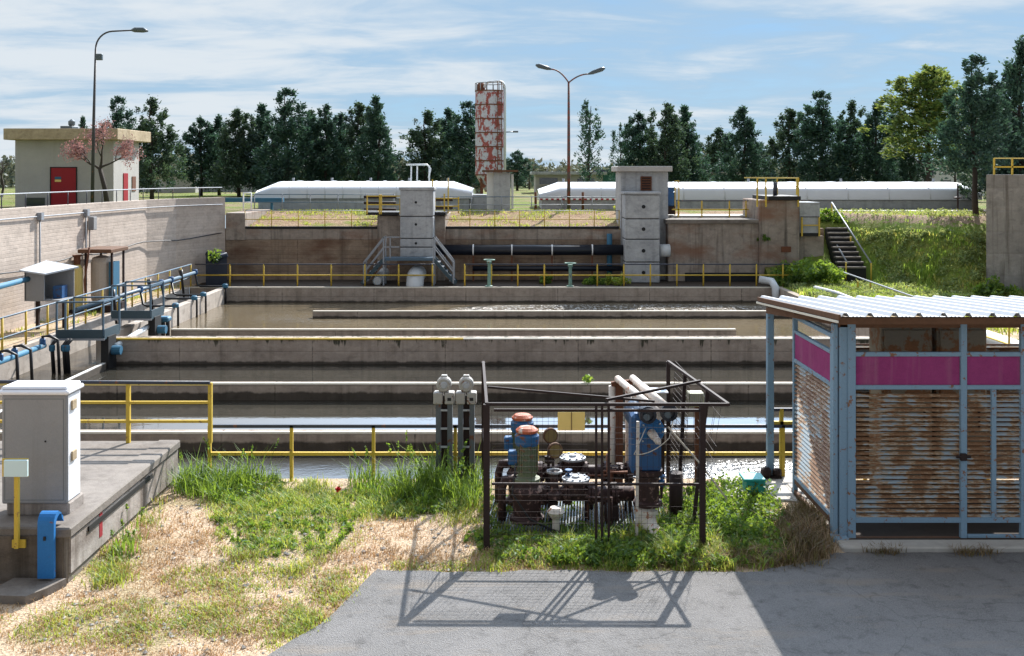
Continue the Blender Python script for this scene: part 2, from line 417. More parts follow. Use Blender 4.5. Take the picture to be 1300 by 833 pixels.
    def prism(s, outline, z0, z1):                   # outline in x, y
        n = len(outline)
        vs = [(x, y, z0) for x, y in outline] + [(x, y, z1) for x, y in outline]
        return s.add(vs, [tuple(reversed(range(n))), tuple(range(n, 2 * n))] + [(i, (i + 1) % n, n + (i + 1) % n, n + i) for i in range(n)])
    def extrude_x(s, prof, x0, x1):                  # profile in y, z run along x
        n = len(prof)
        vs = [(x0, y, z) for y, z in prof] + [(x1, y, z) for y, z in prof]
        return s.add(vs, [tuple(range(n)), tuple(reversed(range(n, 2 * n)))] + [(i, n + i, n + (i + 1) % n, (i + 1) % n) for i in range(n)])
    def quad(s, a, b, c, d): return s.add([a, b, c, d], [(0, 1, 2, 3)])
    def build(s, name, mat, parent=None):
        me = bpy.data.meshes.new(name)
        off = OFF.get(parent.name, Vector()) if parent else Vector()
        me.from_pydata([(x - off.x, y - off.y, z - off.z) for x, y, z in s.v], [], s.f)
        me.polygons.foreach_set('use_smooth', s.sm)
        me.materials.append(M[mat] if isinstance(mat, str) else mat)
        me.update()
        o = bpy.data.objects.new(name, me); COL.objects.link(o)
        if parent: o.parent = parent
        OFF[o.name] = off
        return o

def thing(name, label, cat, loc, group=None):
    o = bpy.data.objects.new(name, None); COL.objects.link(o)
    o.empty_display_size = .2; o.location = loc; OFF[o.name] = Vector(loc)
    o['label'] = label; o['category'] = cat
    if group: o['group'] = group
    return o
def tag(o, label, cat, group=None, kind=None):
    o['label'] = label; o['category'] = cat
    if group: o['group'] = group
    if kind: o['kind'] = kind
    return o
def struct(o, kind='structure', label=None, cat=None):
    o['kind'] = kind
    if label: o['label'] = label
    if cat: o['category'] = cat
    return o
def copy_tree(o, loc, label, scale=None, rotz=None):
    c = o.copy(); COL.objects.link(c); c.location = loc; c['label'] = label
    if scale: c.scale = scale
    if rotz is not None: c.rotation_euler = (0, 0, rotz)
    def rec(src, dst):
        for ch in list(src.children):
            d = ch.copy(); COL.objects.link(d); d.parent = dst; rec(ch, d)
    rec(o, c)
    return c
def arc(c, r, a0, a1, n, u, v):
    c, u, v = Vector(c), Vector(u), Vector(v)
    return [c + u * (r * math.cos(R(a0 + (a1 - a0) * i / n))) + v * (r * math.sin(R(a0 + (a1 - a0) * i / n))) for i in range(n + 1)]

# =====================================================================
#  SETTING: ground, road, terrace, slope, water
# =====================================================================
Y_EDGE, Y_MIDF, Y_MIDB, Y_BACKF, Y_BACKW = 17.1, 31.6, 32.1, 45.7, 49.0
XL, XR = -12.75, 11.8
W_B, W_F = -.67, -.80
TERR = 3.1
left_wall = [(-16.75, 12.0), (-16.5, 24.0), (-16.3, 33.0), (-16.05, 39.0), (-15.7, 44.0), (-15.15, 46.2), (-14.4, 47.7), (-13.7, 48.9)]

def gz(x, y):
    if y > 16.6 or y < 13.2 or x > 4.4: return 0
    e = min(1, (16.6 - y) / 1.0) * min(1, (y - 13.2) / .5)
    return e * (.05 + .07 * noise.noise((x * .6, y * .6, 3)) + .03 * noise.noise((x * 2.5, y * 2.5, 9)))
mb = MB(); nx, ny = 130, 60
vs = []; fs = []
for j in range(ny + 1):
    y = 10.0 + (Y_EDGE - 10.0) * j / ny
    for i in range(nx + 1):
        x = -13.0 + 29.0 * i / nx; vs.append((x, y, gz(x, y)))
for j in range(ny):
    for i in range(nx):
        a = j * (nx + 1) + i; fs.append((a, a + 1, a + nx + 2, a + nx + 1))
mb.add(vs, fs, True)
for (x0, x1, y0, y1) in [(-400, 400, -400, 10), (-400, -13, 10, 12.0), (16, 400, 10, 43.0), (13.3, 16, Y_EDGE, 43.0), (-16.8, -13, 12, Y_EDGE), (-16.8, -14.4, Y_EDGE, 49), (12.1, 13.3, Y_MIDB, 46)]:
    mb.quad((x0, y0, 0), (x1, y0, 0), (x1, y1, 0), (x0, y1, 0))
struct(mb.build('ground', 'ground'))
# asphalt road along the bottom of the yard, 4 mm to 6 cm above the soil, ragged edge
mb = MB(); vs = []; fs = []; n = 900
def road_edge(x):
    base = 13.02 if x > 4.2 else (13.10 if x > -2.0 else 12.75 - (-2.0 - x) * .28)
    if 4.2 < x < 20: base = 13.74
    if 3.2 < x <= 4.2: base = 13.15 + (x - 3.2) * .4
    if x < -1.7: base = max(3.2, 12.98 - (-1.7 - x) * 2.6)
    return base + .03 * noise.noise((x * 11, 2, 0)) + (.05 if x < 4.3 else .02) * noise.noise((x * 3, 0, 0)) + (.45 * noise.noise((x * 2.1, 3, 0)) if x < -1.7 else 0) + (.0 if x > 4.3 else 1) * .09 * noise.noise((x * .9, 5, 0))
for i in range(n + 1):
    x = -40 + 80 * i / n if False else -16 + 36 * i / n
    vs += [(x, 3.0, .03), (x, road_edge(x) - .05, .03), (x, road_edge(x), -.01)]
for i in range(n):
    a = i * 3; fs += [(a, a + 3, a + 4, a + 1), (a + 1, a + 4, a + 5, a + 2)]
mb.add(vs, fs); mb.quad((20, 3, .03), (200, 3, .03), (200, 13, .03), (20, 13, .03))
struct(mb.build('road', 'asphalt'))
# water
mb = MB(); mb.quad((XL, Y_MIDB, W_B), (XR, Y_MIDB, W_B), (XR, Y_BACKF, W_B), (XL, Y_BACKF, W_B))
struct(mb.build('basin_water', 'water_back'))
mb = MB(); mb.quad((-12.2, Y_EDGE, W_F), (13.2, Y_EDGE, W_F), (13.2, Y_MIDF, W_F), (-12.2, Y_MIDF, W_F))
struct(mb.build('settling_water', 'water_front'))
mb = MB(); mb.quad((-14.4, Y_EDGE, W_F), (-12.35, Y_EDGE, W_F), (-12.35, Y_MIDF, W_F), (-14.4, Y_MIDF, W_F))
mb.quad((-14.4, Y_MIDF, W_F), (-13.05, Y_MIDF, W_F), (-13.05, Y_BACKF, W_F), (-14.4, Y_BACKF, W_F))
struct(mb.build('channel_water', 'water_channel'))
# walkways
mb = MB(); mb.box(-14.4, 12.1, Y_BACKF + .3, Y_BACKW + .1, -.3, .004)
struct(mb.build('walkway', 'soil'))
# terrace (upper level) reaching the horizon
mb = MB()
for (xa, ya), (xb, yb) in zip(left_wall, left_wall[1:]):
    mb.quad((-3000, ya, TERR), (xa, ya, TERR), (xb, yb, TERR), (-3000, yb, TERR))
mb.quad((-3000, 48.9, TERR), (-13.7, 48.9, TERR), (-13.7, 54, TERR), (-3000, 54, TERR))
mb.quad((-3000, 54, TERR), (3000, 54, TERR), (3000, 130, TERR), (-3000, 130, TERR))
struct(mb.build('terrace_ground', 'terrace'))
mb = MB(); mb.quad((-4000, 130, TERR), (4000, 130, TERR), (4000, 5000, TERR), (-4000, 5000, TERR))
struct(mb.build('far_ground', 'far_ground'))
# gravel banks behind the retaining wall
mb = MB(); vs = []; fs = []
nx, ny = 120, 14
for j in range(ny + 1):
    for i in range(nx + 1):
        x = -13.7 + 27.2 * i / nx; y = 49.2 + 4.8 * j / ny
        k = j / ny
        z = 2.42 + (TERR - 2.42) * min(1, k * 1.1) + (.10 * noise.noise((x * 1.4, y * 1.4, 0)) + .05 * noise.noise((x * 4, y * 4, 2))) * math.sin(math.pi * k)
        vs.append((x, y, z))
for j in range(ny):
    for i in range(nx):
        a = j * (nx + 1) + i; fs.append((a, a + 1, a + nx + 2, a + nx + 1))
mb.add(vs, fs, True)
struct(mb.build('gravel_bank', 'bank'))
# grassy slope on the right
def toe_crest(x):
    k = min(1, max(0, (x - 15.9) / 4.2)); k = k * k * (3 - 2 * k)
    return 46.2 - 4.9 * k, 51.8 - 4.4 * k
def slope_z(x, y):
    t, c = toe_crest(x)
    k = min(1, max(0, (y - t) / (c - t)))
    ks = k * k * (3 - 2 * k) * .5 + k * .5
    z = TERR * ks
    if k > 0 and k < 1: z += (.10 * noise.noise((x * .8, y * .8, 1)) + .09 * noise.noise((x * 2.2, y * 2.2, 5))) * math.sin(math.pi * k)
    return z
mb = MB(); vs = []; fs = []; nx, ny = 120, 70
for j in range(ny + 1):
    for i in range(nx + 1):
        x = 11.8 + 34 * i / nx; y = 40 + 14.0 * j / ny
        z = slope_z(x, y) + .003
        if x < 13.6 and y > 47.9: z = min(z, .1)
        if 14.95 < x < 16.6 and 46.4 < y < 50.4: z -= .45
        vs.append((x, y, z))
for j in range(ny):
    for i in range(nx):
        a = j * (nx + 1) + i; fs.append((a, a + 1, a + nx + 2, a + nx + 1))
mb.add(vs, fs, True)
struct(mb.build('grass_slope', 'slope'))
mb = MB(); mb.quad((45.8, 40, -.02), (400, 40, -.02), (400, 54, TERR), (45.8, 54, TERR)); struct(mb.build('side_slope', 'slope'))
# pale path in front of the white covers
mb = MB(); mb.quad((14.6, 54.05, 3.108), (27.5, 54.05, 3.108), (27.5, 55.6, 3.108), (14.6, 55.6, 3.108))
struct(mb.build('path', 'stone'))
# far hills
mb = MB(); vs = []; fs = []
for i in range(81):
    x = -1500 + 3000 * i / 80
    h = 3 + 20 * max(0, noise.noise((x * .0022, 1, 0)) + .35) + 4 * noise.noise((x * .01, 3, 0))
    vs += [(x, 1400, 2), (x, 1500, max(6, h + 3)), (x, 1750, 2)]
for i in range(80):
    a = i * 3; fs += [(a, a + 3, a + 4, a + 1), (a + 1, a + 4, a + 5, a + 2)]
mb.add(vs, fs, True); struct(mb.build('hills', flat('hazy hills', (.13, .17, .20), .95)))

# =====================================================================
#  BASIN WALLS
# =====================================================================
def edged_wall(name, label, x0, x1, y0, y1, z0, z1, mat, strip=None, sw=.05, cat='concrete wall'):
    w = thing(name, label, cat, ((x0 + x1) / 2, (y0 + y1) / 2, z0))
    MB().cbox(x0, x1, y0, y1, z0, z1, .015).build('wall_body', mat, w)
    if strip:
        MB().box(x0 + .02, x1 - .02, y0 - .012, y0 + sw, z1 - .035, z1 + .012).build('edge_strip', strip, w)
    return w
M['edge_cream'] = flat('pale edge strip', (.72, .68, .58), .6, vary=.3)
edged_wall('basin_wall', 'long far basin wall below the yellow railing of the back walkway', -14.4, 12.1, Y_BACKF, Y_BACKF + .3, -1.6, .01, 'basin', 'edge_cream', .06)
edged_wall('dividing_wall', 'tall thick dividing wall with mossy drips and a yellow top edge', -12.45, 13.2, Y_MIDF, Y_MIDB, -1.6, 0, 'basin_moss', None)
MB().box(-12.3, -1.5, Y_MIDF - .03, Y_MIDF + .05, -.04, .012).build('edge_strip', 'yellow', bpy.data.objects['dividing_wall'])
MB().box(-1.5, 13.1, Y_MIDF - .02, Y_MIDF + .05, -.03, .012).build('edge_strip', 'edge_cream', bpy.data.objects['dividing_wall'])
edged_wall('baffle_wall', 'farthest thin baffle in the brown back basin, running off to the right', -7.95, 11.8, 40.8, 41.05, -1.4, -.39, 'basin', 'edge_cream')
edged_wall('baffle_wall', 'thin baffle in the back basin nearest the tall dividing wall, ending short at right', -11.9, 7.82, 35.7, 35.95, -1.4, -.34, 'basin', 'edge_cream')
edged_wall('baffle_wall', 'low baffle wall just in front of the tall dividing wall in the dark front basin', -12.2, 13.2, 26.6, 26.85, -1.5, -.36, 'basin', 'edge_cream')
edged_wall('baffle_wall', 'nearest low baffle wall, behind the yellow foreground railing', -12.2, 13.2, 21.7, 21.95, -1.5, -.39, 'basin', 'edge_cream')
edged_wall('basin_side_wall', 'sunlit side wall between the brown back basin and the pipe channel', -13.05, -12.75, Y_MIDB, Y_BACKF, -1.6, 0, 'sunlit_wall')
edged_wall('channel_wall', 'pale outer wall of the pipe channel along the side walkway', -14.7, -14.4, Y_EDGE, Y_BACKF, -1.6, .01, 'sunlit_wall')
edged_wall('basin_side_wall', 'short wall closing the brown back basin beneath the green bush', 11.8, 12.1, Y_MIDB, Y_BACKF, -1.6, .01, 'basin')
edged_wall('basin_side_wall', 'side wall of the front basin hidden behind the rusty louvred shelter', 13.2, 13.5, Y_EDGE, Y_MIDB, -1.6, .01, 'basin')
edged_wall('quay_wall', 'near bank wall of the front basin under the grass', -14.4, 13.2, Y_EDGE - .25, Y_EDGE, -1.6, -.01, 'basin')
w = thing('weir_wall', 'low weir wall with a white scum line beside the channel platforms', 'weir', (-12.27, 26, -1.5))
MB().box(-12.35, -12.2, 19.5, Y_MIDF, -1.5, -.62).build('wall_body', 'basin', w)
MB().box(-12.33, -12.22, 22, 31.3, -.616, -.60).build('scum_line', 'foam_glint', w)
# little plant on the baffle
def leaf_clump(mb, c, r, n, size, up=.3, flatten=1.0, rng=random):
    c = Vector(c)
    for _ in range(n):
        d = Vector((rng.gauss(0, 1), rng.gauss(0, 1), rng.gauss(0, 1)))
        d = d.normalized() * (rng.random() ** .5) * r; d.z *= flatten
        p = c + d
        a = Vector((rng.gauss(0, 1), rng.gauss(0, 1), rng.gauss(0, 1) + up)).normalized()
        b = a.orthogonal().normalized(); b = Quaternion(a, rng.random() * 6.28) @ b
        s = size * (.6 + .8 * rng.random())
        mb.add([p - a * s * .5, p + b * s * .3, p + a * s * .6, p - b * s * .3], [(0, 1, 2, 3)])
mb = MB(); leaf_clump(mb, (X(746, 26.6), 26.7, -.28), .16, 60, .1)
tag(mb.build('weed_plant', 'weed'), 'small green weed sprouting from the low baffle wall', 'plant')

# =====================================================================
#  RAILINGS
# =====================================================================
def railing(name, label, pts, posts, rails, post_r, post_mat, base_z, top_z, cat='railing', square=False, group=None):
    """pts: polyline (x,y); posts: list of (x,y); rails: (z, radius, material, part name)"""
    c = Vector((*pts[len(pts) // 2], base_z))
    t = thing(name, label, cat, c, group)
    for (x, y) in posts:
        m = MB()
        if square: m.bar((x, y, base_z), (x, y, top_z), post_r * 2)
        else: m.tube([(x, y, base_z), (x, y, top_z)], post_r, 8)
        m.build('post', post_mat, t)
    for z, r, mt, nm in rails:
        m = MB()
        for a, b in zip(pts, pts[1:]):
            if square: m.bar((*a, z), (*b, z), r * 2)
            else: m.tube([(*a, z), (*b, z)], r, 8)
        m.build(nm, mt, t)
    return t
def span(x0, x1, y, step):
    n = max(1, round(abs(x1 - x0) / step)); return [(x0 + (x1 - x0) * i / n, y) for i in range(n + 1)]

# foreground railing along the near bank
fy = 17.0
posts = [(-5.02 + 1.36 * k, fy) for k in range(9)]
railing('bank_railing', 'yellow posted railing with dark top bar along the near bank behind the grass', [(-5.02, fy), (5.86, fy)], posts,
        [(Z(541, fy), .026, 'rail_dark', 'top_rail'), (Z(576, fy), .027, 'yellow', 'mid_rail')], .026, 'yellow', -.1, Z(540, fy), square=True)
# railing on the deck edge
dy = 16.72
t = railing('deck_railing', 'pale yellow three bar railing on the far edge of the concrete deck', [(X(-180, dy), dy), (X(267, dy), dy)], [(X(a, dy), dy) for a in (267, 163, 59, -45, -150)],
        [(Z(487.5, dy), .022, 'yellow_pale', 'top_rail'), (Z(511, dy), .022, 'yellow', 'mid_rail'), (Z(535, dy), .022, 'yellow', 'mid_rail')], .03, 'yellow', .7, Z(486, dy), square=True)
mb = MB(); mb.tube([(X(-180, dy), dy - .06, Z(483, dy)), (X(268, dy), dy - .06, Z(485, dy))], .03, 8); mb.build('conduit', 'rail_dark', t)
# railing by the shelter pad
ry = 17.02
railing('pad_railing', 'short yellow railing with grey top bar behind the blue shelter post', [(X(978, ry), ry), (8.0, ry)], [(X(992, ry), ry), (6.2, ry), (7.9, ry)],
        [(Z(520, ry), .025, 'rail_dark', 'top_rail'), (Z(537, ry), .03, 'yellow', 'mid_rail')], .03, 'yellow', -.05, Z(519, ry), square=True)
# back walkway railings
by = 46.2
railing('walkway_railing', 'thin yellow railing on the back walkway below the wide brown wall', [(-14.3, by), (X(552, by), by)], span(X(292, by), X(549, by), by, 1.5),
        [(.99, .028, 'rail_dark', 'top_rail'), (.5, .03, 'yellow', 'mid_rail')], .035, 'yellow', 0, 1.0)
railing('walkway_railing', 'long thin yellow railing on the back walkway below the black pipe', [(X(590, by), by), (X(1010, by), by)], span(X(590, by), X(994, by), by, 1.17),
        [(.99, .028, 'rail_dark', 'top_rail'), (.5, .03, 'yellow', 'mid_rail')], .035, 'yellow', 0, 1.0)
# left walkway railing
lx = -14.45
railing('channel_railing', 'long railing with dark top bar and yellow posts running along the pipe channel', [(lx, 20), (lx, 46.1)], [(lx, 20.5 + 1.42 * k) for k in range(19)],
        [(1.0, .028, 'rail_blue', 'top_rail'), (.42, .028, 'rail_blue', 'mid_rail')], .035, 'yellow', -.2, 1.0)
# wall-top railing
for i in range(1):
    t = thing('wall_railing', 'thin grey railing on top of the long pale retaining wall', 'railing', (-16.8, 36, 3.95))
    pts = left_wall[1:]
    m = MB(); m.tube([(x - .15, y, 4.42) for x, y in pts], .022, 6); m.build('top_rail', 'rail_grey', t)
    for a, b in zip(pts, pts[1:]):
        L = math.dist(a, b); n = max(1, round(L / 1.4))
        for k in range(n):
            x = a[0] + (b[0] - a[0]) * k / n - .15; y = a[1] + (b[1] - a[1]) * k / n
            MB().tube([(x, y, 3.94), (x, y, 4.42)], .02, 6).build('post', 'rail_dark', t)
# gravel bank railings (yellow, on the retaining wall) and upper terrace railings (grey)
for (pa, pb, lab) in [(311, 480, 'thin yellow railing in front of the weedy gravel bank beside the long pale wall'), (565, 786, 'thin yellow railing in front of the pale gravel bank between the two towers')]:
    yb = 48.98
    railing('bank_railing', lab, [(X(pa, yb), yb), (X(pb, yb), yb)], span(X(pa, yb), X(pb, yb), yb, 1.2),
            [(Z(267.5, yb), .018, 'rail_grey', 'top_rail'), (Z(278.5, yb), .02, 'yellow', 'mid_rail')], .022, 'yellow', 2.40, Z(267, yb))
uy = 54.3
railing('terrace_railing', 'grey pipe railing on the terrace in front of the shorter white cover', [(X(312, uy), uy), (X(500, uy), uy)], span(X(323, uy), X(500, uy), uy, 1.35),
        [(Z(247, uy), .022, 'rail_blue', 'top_rail'), (Z(257, uy), .02, 'rail_blue', 'mid_rail')], .028, 'rail_grey', 3.05, Z(246, uy))
railing('terrace_railing', 'grey pipe railing on the terrace in front of the rusty roofed pillar and lamp post', [(X(560, uy), uy), (X(790, uy), uy)], span(X(560, uy), X(790, uy), uy, 1.7),
        [(Z(250, uy), .022, 'rail_blue', 'top_rail'), (Z(260, uy), .02, 'rail_grey', 'mid_rail')], .026, 'rail_grey', 3.05, Z(249, uy))

# =====================================================================
#  LEFT RETAINING WALL, BACK WALL, TOWERS
# =====================================================================
t = thing('retaining_wall', 'long curving pale board-marked retaining wall below the cream hut', 'wall', (-17, 34, 0))
mb = MB(); n = len(left_wall)
vs = []
for (x, y) in left_wall: vs += [(x, y, -.05), (x, y, 3.95), (x - .35, y + .05, 3.95), (x - .35, y + .05, -.05)]
fs = [(0, 1, 2, 3), tuple(4 * (n - 1) + k for k in (3, 2, 1, 0))]
for i in range(n - 1):
    for k in range(4):
        k2 = (k + 1) % 4; fs.append((4 * i + k, 4 * i + 4 + k, 4 * i + 4 + k2, 4 * i + k2))
mb.add(vs, fs); mb.build('wall_body', 'wall_pale', t)
def on_wall(y, z, d=.06):
    for (xa, ya), (xb, yb) in zip(left_wall, left_wall[1:]):
        if ya <= y <= yb:
            return Vector((xa + (xb - xa) * (y - ya) / (yb - ya) + d, y - d * .2, z))
    return Vector((left_wall[-1][0] + d, y, z))
mb = MB(); mb.tube([on_wall(y, 3.62) for y in (20, 24, 28, 33, 36, 39, 42, 44, 46.2, 47.7, 48.7)], .022, 6)
mb.build('conduit', 'rail_grey', t)
for px, tp in ((24, 272), (92, 268)):
    y = 33.0 if px == 24 else 37.2
    y = {24: 35.05, 92: 38.5}[px]
    mb = MB(); mb.tube([on_wall(y, 0.4), on_wall(y, 3.62)], .03, 6); mb.box(*[v for c in [on_wall(y, 3.62)] for v in (c.x - .06, c.x + .1, c.y - .1, c.y + .1)], 3.5, 3.75)
    mb.build('conduit', 'rail_grey', t)
mb = MB(); pts = []
for i in range(30):
    y = 24 + 24.6 * i / 29; sag = .16 * math.sin(i * .9) * (1 if i % 5 else .3)
    pts.append(on_wall(y, 1.75 + .45 * (i / 29) + sag * .5, .09))
mb.tube(pts, .025, 5); mb.build('cable', 'pipe_black', t)
mb = MB(); p = on_wall(38.8, 3.0); mb.tube([p, p + Vector((0, 0, -.9))], .025, 6); mb.cbox(p.x, p.x + .22, p.y - .16, p.y + .16, 2.95, 3.45, .02); mb.build('junction_box', 'cabinet', t)

t = thing('back_wall', 'brown stained retaining wall across the back of the basins', 'wall', (0, 49.2, 0))
MB().cbox(-13.75, X(1046, 49), Y_BACKW, Y_BACKW + .4, -.1, 2.46, .02).build('wall_body', 'wall_brown', t)
MB().cbox(-13.7, 13.5, Y_BACKW - .03, Y_BACKW + .42, 1.92, 2.44, .015).build('upper_band', 'block', t)
MB().box(X(311, 49), X(480, 49), Y_BACKW - .06, Y_BACKW + .1, 2.44, 2.56).build('dark_kerb', 'dark', t)
MB().box(X(565, 49), X(786, 49), Y_BACKW - .06, Y_BACKW + .1, 2.44, 2.56).build('dark_kerb', 'dark', t)
MB().cbox(-13.68, X(311, 48.9), Y_BACKW - .08, Y_BACKW + 5, 1.9, 3.2, .02).build('pier', 'block', t)
MB().cbox(X(479, 48.6), X(565, 48.6), 48.6, Y_BACKW + 4.8, 0, Z(274, 48.6), .02).build('pier', 'block', t)

t = thing('concrete_block', 'wide rust streaked concrete block between the tall tower and the stepped corner', 'concrete block', (9.5, 50, 0))
MB().cbox(X(848, 48.2), X(968, 48.2), 48.2, 52.8, 0, Z(281, 48.2), .03).build('block_body', 'block', t)
MB().cbox(X(846, 48.1), X(966, 48.1), 48.08, 52.9, Z(284, 48.2), Z(280, 48.2) + .05, .02).build('cap_slab', 'deck', t)
MB().box(X(870, 48.1), X(966, 48.1), 48.12, 48.24, .02, .42).build('dark_plinth', 'dark', t)
t = thing('concrete_pier', 'tall streaked concrete pier carrying a yellow railed platform', 'concrete pier', (12.5, 49, 0))
MB().cbox(X(964, 48), X(1015, 48), 48.0, 51.5, 0, Z(254, 48), .03).build('pier_body', 'block', t)
MB().cbox(X(975, 47.9), X(1016, 47.9), 47.8, 51.0, Z(254, 48), Z(249, 48), .01).build('platform', 'dark', t)
zt, zb = Z(226, 47.9), Z(249, 47.9)
for xx in (X(961, 47.9), X(972, 47.9), X(1013, 47.9)):
    MB().bar((xx, 47.85, zb - .5), (xx, 47.85, zt), .07).build('post', 'yellow', t)
for xx in (X(990, 50), X(1015, 50)):
    MB().bar((xx, 50.5, zb), (xx, 50.5, zt), .06).build('post', 'yellow', t)
MB().bar((X(961, 47.9), 47.85, zt), (X(1013, 47.9), 47.85, zt), .06).bar((X(1013, 47.9), 47.85, zt), (X(1013, 47.9), 50.5, zt), .06).bar((X(961, 47.9), 50.5, zt), (X(1013, 47.9), 50.5, zt), .06).build('top_rail', 'yellow_pale', t)
MB().bar((X(1000, 47.9), 47.85, zb + .45), (X(1013, 47.9), 47.85, zb + .45), .05).build('mid_rail', 'yellow', t)
MB().tube([(X(984, 48.8), 48.8, zb), (X(984, 48.8), 48.8, zt - .2)], .1, 10).build('spindle', 'rail_dark', t)
MB().box(X(992, 47.98), X(1004, 47.98), 47.95, 48.02, Z(320, 48), Z(313, 48)).build('patch', 'rust', t)
t = thing('concrete_box', 'small grey concrete box between the streaked pier and the steps', 'concrete block', (14, 48.6, 0))
MB().cbox(X(1015, 48.3), X(1041, 48.3), 48.3, 50.2, Z(298, 48.3), Z(257, 48.3), .02).build('box_body', 'tower', t)
MB().box(X(1016, 48.3), X(1040, 48.3), 48.27, 48.32, Z(275, 48.3) - .03, Z(275, 48.3)).build('joint', 'dark', t)
MB().box(X(1016, 48.2), X(1040, 48.2), 48.25, 48.33, Z(300, 48.2), Z(296, 48.2)).build('shadow_gap', 'dark', t)
MB().cbox(X(1010, 48.4), X(1046, 48.4), 48.4, 50.4, 0, Z(299.5, 48.4), .03).build('base_block', 'block', t)
for xx in (X(1018, 48.2), X(1040, 48.2)):
    MB().bar((xx, 48.2, Z(300, 48.2)), (xx, 48.2, Z(276, 48.2)), .07).build('post', 'yellow', t)
MB().bar((X(1018, 48.2), 48.2, Z(286, 48.2)), (X(1040, 48.2), 48.2, Z(286, 48.2)), .05).build('mid_rail', 'yellow', t)

# --- tower with the metal steps
ty = 47.4
t = thing('concrete_shaft', 'pale grey concrete shaft standing above the metal step platform', 'tower', (X(529, ty), ty, 0))
x0, x1 = X(508, ty), X(550, ty)
zs = [Z(327, ty), Z(314, ty), Z(303, ty), Z(275, ty), Z(241, ty)]
for a, b in zip(zs, zs[1:]):
    MB().cbox(x0, x1, ty, 48.7, a + .02, b - .02, .03).build('concrete_ring', 'tower', t)
MB().box(x0 + .04, x1 - .04, ty + .04, 48.7, zs[0], zs[-1] - .05).build('joint', 'dark', t)
MB().cbox(x0 - .05, x1 + .05, ty - .05, 48.75, zs[-1] - .02, zs[-1] + .12, .02).build('cap_slab', 'tower', t)
for zz in (Z(257, ty), Z(285, ty), Z(309, ty)):
    MB().lathe((X(528, ty), ty + .01, zz), [(.06, 0), (.06, .03)], 10, (0, -1, 0)).build('bolt_hole', 'dark', t)
MB().cbox(X(504, 47.9), X(554, 47.9), 47.9, 48.75, 0, zs[0] - .1, .02).build('base', 'wall_brown', t)
# side platforms at terrace height with yellow rails
t = thing('shaft_platform', 'dark edged platform with yellow rails on both sides of the grey shaft', 'platform', (X(515, 48.5), 48.5, 3))
zp = Z(272, 48.4)
MB().box(X(465, 48.4), X(507, 48.4), 48.3, 50.2, zp - .04, zp + .1).build('platform_slab', 'dark', t)
MB().box(X(551, 48.4), X(566, 48.4), 48.3, 50.2, zp - .04, zp + .1).build('platform_slab', 'dark', t)
for (pa, top) in ((466, 248), (482, 247), (484, 247), (508, 252)):
    MB().bar((X(pa, 48.3), 48.3, zp), (X(pa, 48.3), 48.3, Z(top, 48.3)), .06).build('post', 'yellow', t)
for (pa, top) in ((552, 252), (564, 246), (569, 226), (582, 250), (549, 228)):
    MB().bar((X(pa, 49.2), 49.2, zp), (X(pa, 49.2), 49.2, Z(top, 49.2)), .06).build('post', 'yellow', t)
MB().bar((X(466, 48.3), 48.3, Z(249, 48.3)), (X(508, 48.3), 48.3, Z(249, 48.3)), .05).bar((X(466, 48.3), 48.3, Z(260, 48.3)), (X(508, 48.3), 48.3, Z(260, 48.3)), .05).build('side_rail', 'yellow', t)
MB().bar((X(551, 49.2), 49.2, Z(252, 49.2)), (X(583, 49.2), 49.2, Z(252, 49.2)), .05).bar((X(551, 49.2), 49.2, Z(262, 49.2)), (X(583, 49.2), 49.2, Z(262, 49.2)), .05).build('side_rail', 'yellow', t)
for zz in (3.3, 3.62, 3.92): MB().tube([(X(462, 51), 51.0, zz), (X(503, 51), 51.0, zz)], .07, 8).build('pipe_run', 'rust_dark', t)
for zz in (3.4, 3.8): MB().tube([(X(553, 51), 51.0, zz), (X(575, 51), 51.0, zz)], .09, 8).build('pipe_run', 'rust_dark', t)

# --- metal platform and steps in front of it
t = thing('metal_steps', 'grey metal platform with steps down both sides below the grey shaft', 'steps', (X(520, 46.8), 46.8, 0))
pz = Z(327, 46.8); xa, xb = X(488, 46.8), X(551, 46.8)
MB().box(xa, xb, 46.5, 47.38, pz - .12, pz).build('platform', 'rail_blue', t)
for sgn, xs in ((-1, xa), (1, xb)):
    ex = xs + sgn * 1.0
    for yy in (46.5, 47.3): MB().bar((xs, yy, pz - .06), (ex, yy, .08), .05, .16).build('stringer', 'steel_blue', t)
    m = MB()
    for k in range(1, 6):
        f = k / 6; m.box(min(xs + sgn * f, xs + sgn * f + sgn * .02) - .12, max(xs + sgn * f, xs + sgn * f) + .12, 46.52, 47.28, pz * (1 - f) - .02, pz * (1 - f) + .02)
    m.build('treads', 'rail_grey', t)
    for yy in (46.5, 47.3):
        m = MB(); m.bar((xs, yy, pz + .95), (ex - sgn * .1, yy, 1.05), .06); m.bar((xs, yy, pz + .5), (ex - sgn * .1, yy, .6), .045)
        m.bar((ex - sgn * .1, yy, .1), (ex - sgn * .1, yy, 1.07), .06); m.bar((xs, yy, pz - .1), (xs, yy, pz + .97), .06)
        m.bar((xs, yy, 0), (xs, yy, pz), .07)
        m.build('handrail', 'rail_grey', t)
MB().bar((xa, 46.5, pz + .95), (X(508, 46.8), 46.5, pz + .95), .05).bar((xa, 46.5, pz + .5), (X(508, 46.8), 46.5, pz + .5), .05).bar((xa + .3, 46.5, pz), (xa + .3, 46.5, pz + .95), .05).build('handrail', 'rail_grey', t)

